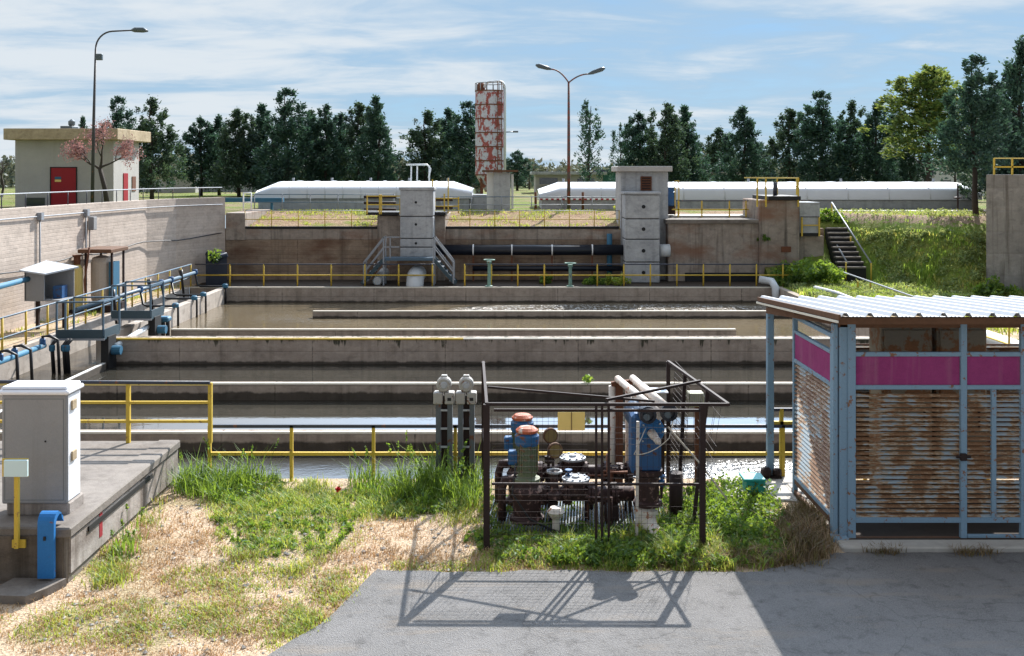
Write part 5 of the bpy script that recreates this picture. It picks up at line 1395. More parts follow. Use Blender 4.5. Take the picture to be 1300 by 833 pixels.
m.bar((xr0, y0 + .12, zf - .07), (x_end + .2, y0 + .12, zf - .07), .08, .09); m.bar((xr0 - .1, 15.5, (zf + zb_) / 2 - .07), (x_end + .2, 15.5, (zf + zb_) / 2 - .07), .08, .09); m.bar((xr0 - .1, 17.2, zb_ - .06), (x_end + .2, 17.2, zb_ - .06), .08, .09)
m.build('purlin', 'rust_brown', t)
zlb = Z(416, sd)
MB().cbox(sx0 - .02, x_end, sd - .03, sd + .07, zlb, zlb + .13, .01).build('lintel', 'rust_brown', t)
MB().bar((sx0 + .02, sd, zlb + .08), (4.26, 17.0, zb_ - .14), .09, .1).build('side_beam', 'rust_brown', t)
# posts
MB().cbox(sx0 - .01, sx0 + .12, sd - .03, sd + .1, .0, zlb + .05, .01).build('post', 'shelter_blue', t)
MB().cbox(sx0 - .09, sx0 - .02, sd + .0, sd + .09, .0, zlb + .05, .01).build('post', 'shelter_blue', t)
MB().cbox(X(1075, sd), X(1085, sd), sd - .055, sd - .01, .06, zlb + .14, .006).build('door_frame', 'shelter_blue', t)
MB().cbox(sx0 - .12, sx0 + .1, sd - .12, sd + .12, .0, .13, .03).build('post_foot', 'shelter_blue', t)
for px in (1222, 1298):
    MB().cbox(X(px - 4, sd), X(px + 4, sd), sd - .05, sd + .02, .06, zlb + .06, .008).build('post', 'shelter_blue', t)
for xx in (8.2, 9.5): MB().cbox(xx, xx + .09, sd - .05, sd + .04, .06, zlb + .06, .008).build('post', 'shelter_blue', t)
for xx in (6.9, x_end - .1): MB().cbox(xx, xx + .09, 16.9, 17.0, .0, zb_ - .1, .008).build('post', 'shelter_blue', t)
MB().cbox(4.23, 4.34, 16.95, 17.06, .0, zb_ - .14, .01).build('post', 'shelter_blue', t)
MB().cbox(4.08, 4.46, 16.85, 17.15, -.05, .1, .02).build('post_base', 'rust_dark', t)
MB().lathe((4.19, 16.9, .1), [(.07, 0), (.09, .04), (.08, .12), (.04, .15)], 10).lathe((4.38, 16.92, .1), [(.06, 0), (.08, .04), (.07, .1), (.03, .13)], 10).build('anchor_nut', 'rust_dark', t)
# louvre panels along the front
def louvre_panel(xa, xb, d, z0, z1, band=True, mid=None, top=None, bottom=.0, sgn=1):
    m = MB(); pitch = .066; n = int((z1 - z0) / pitch)
    for i in range(n):
        z = z0 + .02 + i * pitch
        m.add([(xa, d - .022, z), (xb, d - .022, z), (xb, d + .022, z + .030), (xa, d + .022, z + .030), (xa, d - .022, z - .006), (xb, d - .022, z - .006), (xb, d + .026, z + .024), (xa, d + .026, z + .024)],
              [(3, 2, 1, 0), (4, 5, 6, 7), (0, 1, 5, 4), (2, 3, 7, 6), (1, 2, 6, 5), (3, 0, 4, 7)])
    return m
zl0, zl1, zp0, zp1 = Z(657, sd), Z(492, sd), Z(489, sd), Z(452, sd)
for (a, b, mid) in ((1086, 1217, None), (1227, 1294, 1260), (1303, 1400, None), (1408, 1500, None)):
    xa, xb = X(a, sd), X(b, sd)
    pan = louvre_panel(xa, xb, sd - .01, zl0, zl1 - .02).build('louvre_panel', 'louvre', t)
    for za, zb2 in ((zl1 - .02, zl1 + .04), (zl0 - .06, zl0 + .012), (zp1, zp1 + .06)): MB().cbox(xa - .012, xb + .012, sd - .045, sd + .01, za, zb2, .004).build('cross_rail', 'shelter_blue', t)
    if mid: MB().cbox(X(mid - 3, sd), X(mid + 3, sd), sd - .05, sd + .0, zl0 + .012, zl1 - .02, .004).build('mullion', 'shelter_blue', t)
    MB().box(xa - .005, xb + .005, sd - .02, sd - .01, zl1 + .04, zp1).build('colour_band', 'purple', t)
MB().cbox(X(1086, sd), X(1217, sd), sd - .04, sd + .01, Z(686, sd), Z(681, sd), .004).build('threshold', 'rust_brown', t)
MB().cbox(X(1227, sd), X(1294, sd), sd - .04, sd + .01, Z(683, sd), Z(678, sd), .004).build('threshold', 'shelter_blue', t)
m = MB(); m.tube([(X(1211, sd), sd - .08, Z(578, sd)), (X(1229, sd), sd - .08, Z(578, sd))], .02, 8); m.cbox(X(1216, sd), X(1224, sd), sd - .1, sd - .05, Z(583, sd), Z(574, sd), .008); m.build('bolt_lock', 'rust_dark', t)
# side panel (runs in depth)
xs_, ya, yb = sx0 - .05, sd + .12, 16.15
m = MB(); pitch = .066; n = int((zl1 - zl0) / pitch)
for i in range(n):
    z = zl0 + .0 + i * pitch
    m.add([(xs_ - .022, ya + .05, z), (xs_ - .022, yb - .05, z), (xs_ + .022, yb - .05, z + .030), (xs_ + .022, ya + .05, z + .030), (xs_ - .022, ya + .05, z - .006), (xs_ - .022, yb - .05, z - .006), (xs_ + .026, yb - .05, z + .024), (xs_ + .026, ya + .05, z + .024)],
          [(0, 1, 2, 3), (7, 6, 5, 4), (4, 5, 1, 0), (6, 7, 3, 2), (5, 6, 2, 1), (7, 4, 0, 3)])
m.build('louvre_panel', 'louvre', t)
m = MB()
for (za, zb2) in ((zl1 - .02, zl1 + .04), (zl0 - .06, zl0), (zp1, zp1 + .05), (zlb - .16, zlb - .1)): m.cbox(xs_ - .03, xs_ + .03, ya, yb, za, zb2, .004)
m.cbox(xs_ - .035, xs_ + .035, yb - .05, yb + .02, .05, zlb - .1, .004); m.cbox(xs_ - .035, xs_ + .035, ya - .02, ya + .04, .05, zlb - .1, .004)
m.build('rail_frame', 'shelter_blue', t)
MB().box(xs_ - .012, xs_ + .012, ya + .04, yb - .05, zl1 + .04, zp1).build('colour_band', 'purple', t)
m = MB(); m.cbox(xs_ - .02, xs_ + .02, ya, yb, .22, .30, .004); m.cbox(xs_ - .03, xs_ + .03, ya - .05, yb + .1, .0, .12, .01); m.build('side_sill', 'rust_brown', t)
louvre_panel(5.45, x_end - .1, 16.75, .12, 2.3).build('shade_louvres', 'louvre', t)  # back panel added to darken the shelter interior
MB().box(5.4, x_end, 16.79, 16.81, .1, 2.3).build('shade_sheet', 'rust', t)  # backing sheet added with it to block light from behind
# cabinets inside the shelter
for (xa, xb, lab) in ((5.75, 6.55, 'rusty cream steel cabinet inside the shelter, the one behind the wide door'), (6.62, 7.4, 'rusty cream steel cabinet inside the shelter, the one behind the mid post')):
    c = thing('steel_cabinet', lab, 'cabinet', ((xa + xb) / 2, 16.2, .1), 'cabinets inside the shelter')
    MB().cbox(xa, xb, 15.95, 16.5, .094, 2.72, .02).build('body', 'cabinet_rusty', c)
    MB().cbox(xa + .04, xb - .04, 15.92, 15.95, .2, 2.66, .008).build('door', 'cabinet_rusty', c)
    MB().cbox(xb - .16, xb - .13, 15.885, 15.92, 1.1, 1.4, .006).build('handle', 'rust_dark', c)
# slab and teal box beside it
mb = MB(); mb.prism([(3.3, 16.0), (4.4, 15.7), (4.45, 17.18), (3.6, 17.18)], -.02, .07); mb.prism([(4.4, 16.2), (5.6, 16.2), (5.6, 17.18), (4.45, 17.18)], -.02, .075)
tag(mb.build('pad_slab', 'stone'), 'pale concrete pad under the blue shelter post', 'slab')
t = thing('meter_box', 'small teal meter box with mesh front on the pad', 'box', (X(957, 15.9), 15.9, .05))
MB().cbox(X(945, 15.9), X(969, 15.9), 15.75, 16.05, .16, .36, .015).build('body', 'teal', t)
MB().cbox(X(943, 15.8), X(971, 15.8), 15.72, 16.08, .36, .40, .01).build('lid', 'teal', t)
MB().box(X(947, 15.9), X(967, 15.9), 15.78, 16.02, -.02, .16).build('plinth', 'rail_grey', t)

# =====================================================================
#  TREES
# =====================================================================
def conifer_crown(seed, leaf=.215, n_cl=230, per=54, profile=None, leaders=6):
    """crown about 9 m high, 5 m wide: several leaders, each with its own spire, clumps of small leaf faces"""
    rng = random.Random(seed); m = MB(); H_ = 9.0
    axes = [(rng.gauss(0, .2), rng.gauss(0, .2), 1.0, 1.0)]
    for k in range(leaders):
        a = 6.283 * (k + rng.random() * .7) / max(1, leaders); r = rng.uniform(1.0, 2.1)
        axes.append((r * math.cos(a), r * math.sin(a), rng.uniform(.62, .95), rng.uniform(.55, .85)))
    for i in range(n_cl):
        ax, ay, ah, aw = axes[0] if rng.random() < .3 else rng.choice(axes)
        tt = rng.random() ** .85
        if profile: pr = profile(tt)
        else: pr = (min(1, .6 + 1.6 * tt) * max(0, 1 - tt ** 1.7) ** .8 + .07) * 1.2
        a = rng.random() * 6.283
        lobes = .75 + .4 * math.sin(a * 2 + seed + tt * 9) + .25 * math.sin(a * 5 + tt * 17)
        rr = 1.75 * aw * pr * max(.2, lobes) * (rng.random() ** .4) * (1 + .6 * (rng.random() < .15))
        c = Vector((ax * (1 - tt * .25) + rr * math.cos(a), ay * (1 - tt * .25) + rr * math.sin(a), .1 + H_ * ah * tt))
        cr = .22 + .36 * rng.random() * (1.15 - tt)
        out = Vector((math.cos(a), math.sin(a), .8))
        for _ in range(per):
            d = Vector((rng.gauss(0, .5), rng.gauss(0, .5), rng.gauss(0, .7))) * cr
            p = c + d
            q = (out + Vector((rng.gauss(0, .6), rng.gauss(0, .6), rng.gauss(0, .7)))).normalized()
            b = Quaternion(q, rng.random() * 6.28) @ q.orthogonal().normalized()
            s = leaf * (.5 + .9 * rng.random())
            m.add([p - q * s * .5, p + b * s * .32, p + q * s * .75, p - b * s * .32], [(0, 1, 2, 3)])
    return m
def limb_trunk(seed, h, r, lean=(0, 0), limbs=16):
    rng = random.Random(seed); m = MB(); pts = []
    for i in range(9):
        k = i / 8; pts.append(Vector((lean[0] * k + rng.gauss(0, .05), lean[1] * k + rng.gauss(0, .05), h * k)))
    m.tube(pts, [r * (1 - .85 * i / 8) for i in range(9)], 8)
    for i in range(limbs):
        k = .25 + .68 * i / limbs; p = pts[0].lerp(pts[-1], k); a = rng.random() * 6.28; L = 1.7 * (1.1 - k)
        m.tube([p, p + Vector((math.cos(a) * L * .5, math.sin(a) * L * .5, L * .35)), p + Vector((math.cos(a) * L, math.sin(a) * L, L * .85))], [r * .3, r * .2, .015], 5)
    return m
protos = []
def make_tree_proto(i, **kw):
    t = thing('conifer_tree', '', 'tree', (0, 0, 0), 'dark conifers around the plant')
    limb_trunk(40 + i, 9.6, .2, (random.uniform(-.3, .3), random.uniform(-.3, .3))).build('trunk', 'bark', t)
    o = conifer_crown(11 + i * 7, **kw)  .build('crown', 'conifer' if i not in (2, 5) else 'conifer_green', t); o.location.z = .95
    return t
for i in range(6): protos.append(make_tree_proto(i))
protos.append(make_tree_proto(6, n_cl=110, per=24, leaders=2, profile=lambda t: .9 * (1 - t ** 2) ** .8 * (.2 + .9 * t) + .1))     # sparse open one
used = set()
def tree(px, top, wpx, d, var, label, base=TERR):
    h = Z(top, d) - base; w = wpx / F * d * (1.27 if var != 6 else 1.15)
    sc = (w / 5.0, w / 5.0, h / 10.1)
    p = protos[var]
    x = X(px, d)
    rz = random.random() * 6.28
    if var not in used:
        used.add(var); p.location = (x, d, base); p.scale = sc; p.rotation_euler = (0, 0, rz); p['label'] = label; return p
    return copy_tree(p, (x, d, base), label, sc, rz)
TL = [
 (104, 150, 26, 88, 0, 'small conifer top peeking over the cream hut roof beside the lamp'),
 (151, 124, 50, 80, 1, 'dark conifer directly behind the pink tree and the cream hut'),
 (193, 125, 56, 78, 2, 'bushy dark conifer at the corner end of the cream hut'),
 (256, 151, 54, 90, 3, 'first and lowest conifer at the outer end of the left row'),
 (278, 149, 46, 92, 4, 'second conifer of the left row, next to the lowest one'),
 (303, 138, 52, 88, 5, 'third conifer of the left row, flat topped'),
 (335, 134, 56, 90, 0, 'broad conifer just before the tallest one of the left row'),
 (366, 114, 68, 86, 1, 'tallest conifer of the left row, above the start of the white cover'),
 (391, 141, 50, 92, 2, 'conifer tucked just behind the tallest one of the left row'),
 (414, 135, 46, 88, 3, 'narrow conifer midway between the tallest and the last of the left row'),
 (433, 146, 44, 94, 4, 'shorter conifer in the dip near the end of the left row'),
 (455, 130, 52, 90, 5, 'conifer second from the inner end of the left row'),
 (480, 124, 54, 86, 0, 'tall conifer at the inner end of the left row near the grey shaft'),
 (541, 141, 58, 88, 2, 'bushy conifer forming the outer side of the clump by the silo'),
 (568, 140, 50, 94, 4, 'conifer in the middle of the clump by the silo'),
 (594, 130, 62, 86, 1, 'conifer standing directly against the red silo'),
 (656, 192, 34, 118, 3, 'small far conifer between the silo and the lamp post'),
 (747, 129, 52, 84, 6, 'open airy conifer beside the double lamp post'),
 (789, 158, 34, 90, 6, 'thin sparse tree just behind the tall tower'),
 (812, 145, 52, 88, 3, 'conifer rising directly behind the tall tower roof'),
 (846, 131, 52, 86, 5, 'pointed conifer just past the tall tower'),
 (872, 136, 54, 90, 0, 'conifer paired with the pointed one past the tall tower'),
 (909, 163, 54, 122, 2, 'paler distant conifer in the gap past the tall tower'),
 (943, 138, 54, 86, 4, 'lone standing conifer behind the yellow railed pier'),
 (966, 182, 36, 104, 3, 'low conifer filling the gap beside the lone one'),
 (1002, 138, 54, 90, 5, 'first conifer of the right row, behind the streaked pier'),
 (1042, 117, 68, 86, 1, 'tallest conifer of the right row, above the concrete steps'),
 (1079, 129, 50, 90, 2, 'conifer next after the tallest in the right row'),
 (1114, 131, 52, 86, 4, 'conifer above the small white hut in the right row'),
 (1134, 147, 40, 92, 0, 'last conifer of the right row before the olive tree'),
 (1156, 180, 34, 82, 3, 'shorter conifer standing before the olive tree'),
 (1212, 172, 32, 80, 5, 'conifer in front of the white house'),
 (1232, 74, 80, 50, 1, 'big near conifer with bare leaning trunk beside the tall tank wall'),
 (1262, 112, 64, 56, 2, 'dark conifer behind the tall tank wall, lower of the two nearest the frame edge'),
 (1298, 54, 80, 54, 4, 'huge dark conifer behind the tall tank wall at the frame edge'),
]
random.seed(11)
for a in TL: tree(*a)
# trunk visible under the big near conifer: stands at the crest of the slope
bt = [o for o in COL.objects if o.get('label', '').startswith('big near conifer')][0]
bt.location = (X(1238, 49), 49.0, TERR)
for o_ in [o for o in COL.objects if o.get('label', '') == 'conifer in front of the white house']:
    for ch in o_.children:
        if ch.name.startswith('crown'): ch.location.z = 4.2; ch.scale.z = .6
for ch in bt.children:
    if ch.name.startswith('crown'): ch.location.z = 2.7; ch.scale.z = .8
# olive tree
t = thing('olive_tree', 'tall olive green and yellow tree above the white house', 'tree', (X(1179, 79), 79, TERR))
for nm, mt, mb_ in (('trunk', 'bark', limb_trunk(77, 8.6, .22)), ('crown', 'olive', conifer_crown(91, leaf=.24, n_cl=330, per=44, leaders=6, profile=lambda t: 1.35 * math.sin(math.pi * min(1, .2 + t * .72)) ** .7))):
    me = mb_.build(nm, mt); me.parent = t
    if nm == 'crown': me.location = (0, 0, 3.4); me.scale = (1, 1, .80)
hh = (Z(90, 79) - TERR) / 10.4; ww = 100 / F * 79 / 4.6
t.scale = (ww, ww, hh)

# pink tamarisk
d0 = 56.5; x0 = X(137, d0)
t = thing('pink_tree', 'leaning tree with pinkish feathery foliage before the cream hut', 'tree', (x0, d0, TERR))
rng = random.Random(5); m = MB(); tips = []
def limb(p, dirv, L, r, lev):
    dirv = dirv.normalized(); pts = [p]; q = p
    for i in range(4):
        dirv = (dirv + Vector((rng.gauss(0, .16), rng.gauss(0, .16), rng.gauss(0, .10) + (.05 if lev < 2 else -.08)))).normalized()
        q = q + dirv * L / 4; pts.append(q)
    m.tube(pts, [r * (1 - .16 * i) for i in range(5)], 6, False)
    if lev >= 2: tips.append(pts)
    if lev < 3:
        for k in range(4 if lev else 3):
            a = rng.random() * 6.28; s = .9 if lev else .75
            nd = (dirv + Vector((math.cos(a) * s, math.sin(a) * s, rng.uniform(-.1, .5)))).normalized()
            limb(pts[rng.choice((2, 3, 4))], nd, L * .68, r * .5, lev + 1)
base = Vector((x0, d0, TERR)); k1 = Vector((X(127, d0), d0, Z(215, d0)))
m.tube([base, base.lerp(k1, .5) + Vector((.06, 0, 0)), k1], [.16, .14, .12], 8)
limb(k1, Vector((-.9, .2, .7)), 1.2, .08, 0); limb(k1, Vector((.25, -.2, 1)), 1.35, .09, 0); limb(k1 + Vector((0, 0, .1)), Vector((1.0, .1, .5)), 1.15, .07, 0)
m.build('trunk', 'bark', t)
m = MB()
for pts in tips:
    for p in pts[1:]:
        for _ in range(3):
            q = p + Vector((rng.gauss(0, .14), rng.gauss(0, .14), rng.gauss(-.05, .14)))
            dv = Vector((rng.gauss(0, .6), rng.gauss(0, .6), rng.gauss(-.35, .5))).normalized(); b = dv.orthogonal().normalized(); s = .10 + .12 * rng.random()
            m.add([q, q + dv * s * .5 + b * s * .16, q + dv * s, q + dv * s * .5 - b * s * .16], [(0, 1, 2, 3)])
m.build('crown', 'pink_tree', t)

# far wood as one mass
rng = random.Random(9); m = MB()
for i in range(420):
    x = rng.uniform(-120, 130); y = rng.uniform(135, 175)
    h = 2.0 + 2.6 * (noise.noise((x * .06, 0, 4)) + .4) + rng.random() * 1.2
    for _ in range(int(6 + max(0, h) * 5)):
        c = (x + rng.gauss(0, 1.2), y + rng.gauss(0, 1), TERR + rng.random() * max(.8, h))
        leaf_clump(m, c, .8, 7, .7, rng=rng)
struct(m.build('far_wood', 'far_leaf'), 'stuff', 'hazy low wood along the horizon behind the conifers', 'wood')
# bare far trees
def bare_tree(px, top, d, label, w=1.0, seed=0):
    rng = random.Random(seed); x = X(px, d); zt = Z(top, d); m = MB()
    def br(p, dv, L, r, lev):
        q = p + dv * L; m.tube([p, p.lerp(q, .5) + Vector((rng.gauss(0, .04 * L), 0, 0)), q], [r, r * .8, r * .6], 5, False)
        if lev < 4:
            for _ in range(3):
                nd = (dv + Vector((rng.gauss(0, .5 * w), rng.gauss(0, .5 * w), rng.gauss(.1, .25)))).normalized(); br(p.lerp(q, rng.uniform(.6, 1)), nd, L * .66, r * .6, lev + 1)
    h = zt - TERR
    br(Vector((x, d, TERR)), Vector((0, 0, 1)), h * .4, .12, 0)
    return tag(m.build('bare_tree', 'bark'), label, 'tree')
bare_tree(2, 185, 85, 'bare grey branched tree at the edge beside the cream hut', seed=2)
bare_tree(672, 196, 125, 'bare brownish tree beyond the low pale office', seed=3)
bare_tree(505, 190, 105, 'bare thin tree in the gap before the silo clump', seed=4)

# =====================================================================
#  BUSHES, GRASS, WEEDS
# =====================================================================
def bush(px, d, z, r, label, mat='weed', n=26, leaf=.16, flat_=.8, seed=0, name='bush'):
    rng = random.Random(seed); m = MB(); x = X(px, d)
    for i in range(n):
        a = rng.random() * 6.28; rr = r * rng.random() ** .6
        leaf_clump(m, (x + rr * math.cos(a), d + rr * math.sin(a) * .7, z + r * flat_ * (.15 + 1.1 * rng.random() * (1 - (rr / r) ** 2 * .7))), r * .3, 40, leaf, rng=rng)
    return tag(m.build(name, mat), label, 'bush')
bush(1003, 46.6, 0, .95, 'dark green bush on the corner of the back walkway under the streaked pier', seed=1)
bush(1030, 46.2, .2, 1.1, 'yellow green bush at the foot of the concrete steps', 'grass', seed=2)
bush(1048, 45.5, .3, .9, 'lower leafy bush spreading below the concrete steps', 'weed', seed=3)
bush(970, 48.05, 1.95, .3, 'small plant growing out of the streaked pier', n=10, leaf=.1, seed=4, name='plant')
bush(1055, 51, 2.5, .75, 'small bush beside the top of the concrete steps', seed=5)
bush(783, 46.7, 0, .55, 'yellowish shrub on the back walkway before the tall tower', 'grass_yellow', n=14, leaf=.12, seed=6)
bush(755, 46.9, 0, .5, 'dark shrub on the back walkway beside the tall tower', n=14, leaf=.12, seed=7)
bush(692, 47.2, 0, .4, 'low green shrub on the back walkway behind the pale green valve', n=12, leaf=.12, seed=8)
bush(1170, 70, TERR, 1.1, 'green bush before the white house', seed=9, leaf=.25)
bush(790, 53.2, 3.0, .45, 'green tuft at the end of the gravel bank beside the tall tower', 'grass_yellow', n=10, seed=10)
bush(1264, 41.4, .0, .8, 'dark bush at the foot of the tall tank wall', seed=12)

def blades(m, x, y, z, h, rng, w=.012, bend=.5, n=1, spread=.03):
    for _ in range(n):
        a = rng.random() * 6.28; dx, dy = math.cos(a), math.sin(a)
        hh = h * (.55 + .75 * rng.random()); b = bend * hh * (.2 + rng.random())
        px, py = x + rng.gauss(0, spread), y + rng.gauss(0, spread)
        sx, sy = -dy * w, dx * w
        p1 = (px + dx * b * .3, py + dy * b * .3, z + hh * .6); p2 = (px + dx * b, py + dy * b, z + hh)
        m.add([(px - sx, py - sy, z - .02), (px + sx, py + sy, z - .02), (p1[0] + sx * .7, p1[1] + sy * .7, p1[2]), (p1[0] - sx * .7, p1[1] - sy * .7, p1[2]), p2], [(0, 1, 2, 3), (3, 2, 4)])
rng = random.Random(21)
# patches: (px, py, rx, ry, height, density) read off the photograph, on the ground plane
tall = [(270, 612, 55, 28, .40, 1.0), (255, 598, 36, 14, .55, .7), (315, 604, 45, 18, .42, .7), (500, 612, 55, 24, .34, .8), (545, 618, 45, 28, .42, 1.0), (590, 625, 28, 28, .42, .8), (530, 600, 60, 8, .5, .8), (140, 660, 14, 34, .42, .35), (160, 690, 20, 26, .25, .4)]
short = [(330, 645, 70, 28, .12, .8), (350, 690, 75, 40, .09, .6), (400, 634, 70, 20, .11, .9), (390, 616, 90, 8, .12, .6), (470, 642, 80, 22, .12, .8), (580, 650, 60, 24, .11, .6), (300, 735, 90, 22, .07, .4), (430, 680, 40, 20, .07, .25),
         (690, 652, 70, 20, .08, .55), (690, 690, 85, 26, .08, .6), (790, 700, 80, 24, .12, .8), (740, 708, 50, 12, .13, .7), (860, 685, 60, 36, .16, .7), (640, 690, 40, 30, .08, .7), (925, 700, 90, 24, .13, .6), (130, 720, 40, 26, .10, .6), (180, 650, 30, 26, .10, .5), (150, 790, 160, 30, .06, .35), (330, 780, 120, 24, .06, .35), (690, 721, 220, 6, .09, .9), (850, 722, 90, 5, .10, .8), (540, 727, 60, 4, .06, .8), (440, 745, 60, 24, .08, .5), (380, 800, 50, 26, .08, .5)]
dry = [(240, 690, 110, 60, .06, .8), (520, 690, 110, 40, .05, .8), (450, 720, 140, 30, .05, .6), (170, 700, 60, 50, .06, .7), (980, 700, 90, 24, .12, .8), (620, 640, 60, 30, .08, .5), (660, 715, 70, 14, .07, .8), (880, 718, 120, 12, .08, .6), (1020, 690, 40, 28, .2, .6), (170, 790, 200, 50, .05, .8), (360, 770, 130, 36, .05, .8), (430, 770, 40, 50, .06, .9), (720, 690, 130, 40, .06, .8)]
def scatter(m, patches, per, rng, w, bend, n, spread, ymax=Y_EDGE - .02, hfun=1.0):
    for (px, py, rx, ry, h, den) in patches:
        cnt = int(per * den * rx * ry / 1800)
        for _ in range(cnt):
            a = rng.random() * 6.28; r = rng.random() ** .6
            qx, qy = px + rx * r * math.cos(a), py + ry * r * math.sin(a)
            if qy < 607: continue
            p = P(qx, qy, .03)
            if p.y > ymax or (p.x < dxr + .1 and p.y > 12.6) or (p.y < road_edge(p.x) + .06) or (p.x > sx0 - .15 and p.y > 13.6 and p.x < 10): continue
            if noise.noise((p.x * 2.2, p.y * 2.2, 7)) < -.18 and rng.random() < .8: continue
            blades(m, p.x, p.y, gz(p.x, p.y), h * hfun * max(.25, .8 + .9 * noise.noise((p.x * 2.7, p.y * 2.7, 4))) * (.6 + .7 * rng.random()), rng, w, bend, n, spread)
m = MB(); scatter(m, tall, 420, rng, .009, 1.0, 5, .06)
for (px, py, rx, ry, h, den) in tall:            # flowering stalks with nodding seed heads
    for _ in range(int(16 * den)):
        a = rng.random() * 6.28; r = rng.random() ** .6
        qx, qy = px + rx * r * math.cos(a), max(600, py + ry * r * math.sin(a))
        p = P(qx, qy, .03)
        if p.y > Y_EDGE - .03 or p.x < dxr + .1: continue
        hh = h * rng.uniform(1.2, 2.0); a = rng.random() * 6.28; b = .25 * hh
        pts = [Vector((p.x + math.cos(a) * b * k * k, p.y + math.sin(a) * b * k * k, hh * k)) for k in (0, .4, .75, 1)]
        m.tube(pts, .0035, 4, False)
        for k in range(14):
            q = pts[3].lerp(pts[2], rng.random() * .9); leaf_clump(m, q, .02, 1, .045, rng=rng)
struct(m.build('tall_grass', 'grass'), 'stuff', 'tall green grass along the near bank', 'grass')
m = MB(); scatter(m, short, 620, rng, .007, 1.3, 6, .07); struct(m.build('short_grass', 'grass_yellow'), 'stuff', 'short yellow green grass in the yard and around the cage', 'grass')
m = MB(); scatter(m, dry, 330, rng, .006, 1.6, 5, .07); struct(m.build('dry_grass', 'straw'), 'stuff', 'dry straw coloured grass on the stony soil', 'grass')
# leafy weeds around cage and shelter
weeds = [(880, 655, 50, 40, .22, 1.0), (935, 655, 55, 40, .30, 1.2), (960, 690, 50, 22, .2, .8), (850, 690, 50, 26, .2, 1), (760, 712, 60, 12, .2, 1.0), (800, 712, 70, 12, .16, 1.0), (650, 650, 40, 20, .12, .6), (700, 640, 60, 16, .12, .6), (880, 715, 70, 10, .14, .8), (560, 640, 40, 20, .16, .6), (300, 624, 60, 22, .2, .8), (680, 690, 90, 26, .09, .7), (360, 670, 90, 40, .07, .5), (480, 640, 90, 22, .09, .6), (770, 690, 60, 24, .12, .8)]
m = MB()
for (px, py, rx, ry, h, den) in weeds:
    for _ in range(int(210 * den * rx * ry / 1800)):
        a = rng.random() * 6.28; r = rng.random() ** .6
        p = P(px + rx * r * math.cos(a), max(608, py + ry * r * math.sin(a)), .03)
        if p.y > Y_EDGE - .05 or p.y < road_edge(p.x) + .1 or (p.x > sx0 - .12 and p.y > 13.5): continue
        hh = h * (.4 + .8 * rng.random())
        leaf_clump(m, (p.x, p.y, gz(p.x, p.y) + hh * .5), max(.06, hh * .45), 16, .055, rng=rng)
struct(m.build('leafy_weeds', 'weed'), 'stuff', 'low leafy green weeds around the cage and shelter', 'weeds')
m = MB()
for (px, py, rx, ry, h, den) in [(1020, 680, 36, 34, .26, 1.4), (990, 710, 60, 12, .14, 1), (890, 712, 60, 10, .14, .8), (1240, 703, 26, 4, .12, 1.2), (1120, 700, 20, 5, .12, .9), (820, 660, 50, 20, .12, .5)]:
    for _ in range(int(300 * den * rx * ry / 1800) + 12):
        a = rng.random() * 6.28; r = rng.random() ** .6
        p = P(px + rx * r * math.cos(a), py + ry * r * math.sin(a), .03)
        if p.x > sx0 + .2: p.y = min(p.y, 13.7)
        blades(m, p.x, p.y, 0, h, rng, .006, 1.2, 7, .06)
struct(m.build('withered_weeds', 'brown_weed'), 'stuff', 'withered brown weeds at the foot of the shelter', 'weeds')
# slope vegetation
M['slope_weed'] = leafmat('pale slope weeds', [(.10, .17, .04), (.18, .27, .07), (.28, .36, .09), (.42, .42, .14)], .45, 1.5)
M['slope_green'] = leafmat('slope grass', [(.08, .17, .012), (.15, .27, .02), (.26, .38, .03), (.42, .50, .08)], .55, 1.2)
M['slope_yellow'] = leafmat('slope yellow grass', [(.18, .25, .02), (.32, .38, .03), (.48, .46, .06), (.55, .45, .14)], .55, 1.2)
m = MB(); m2 = MB(); m3 = MB()
for _ in range(11500):
    x = rng.uniform(12.3, 27); y = rng.uniform(41.0, 53)
    if 14.8 < x < 16.7 and 46.3 < y < 50.6: continue
    if x < 14.9 and y > 47.8: continue
    tc = toe_crest(x); k = (y - tc[0]) / (tc[1] - tc[0])
    if x > .461 * y and y > 41.8: continue
    nn = noise.noise((x * .55, y * .55, 2)); n2_ = noise.noise((x * 1.3, y * 1.3, 8))
    if k > .74 and rng.random() < (.93 if k < .95 else .8): continue
    z = slope_z(x, y)
    h = (.12 + .24 * max(0, nn + .35)) * (1 if k < .7 else .45)
    if n2_ > .12: blades(m, x, y, z, h, rng, .022, .9, 5, .16)
    elif n2_ > .0: blades(m2, x, y, z, h * .75, rng, .02, 1.1, 5, .16)
    else: leaf_clump(m3, (x, y, z + h * .5), .17, 13, .10, rng=rng)
struct(m.build('slope_grass', 'slope_green'), 'stuff', 'long green grass on the slope by the steps', 'grass')
struct(m2.build('slope_dry_grass', 'slope_yellow'), 'stuff', 'yellowing grass patches on the slope by the steps', 'grass')
struct(m3.build('slope_weeds', 'slope_weed'), 'stuff', 'pale leafy weeds on the slope by the steps', 'weeds')
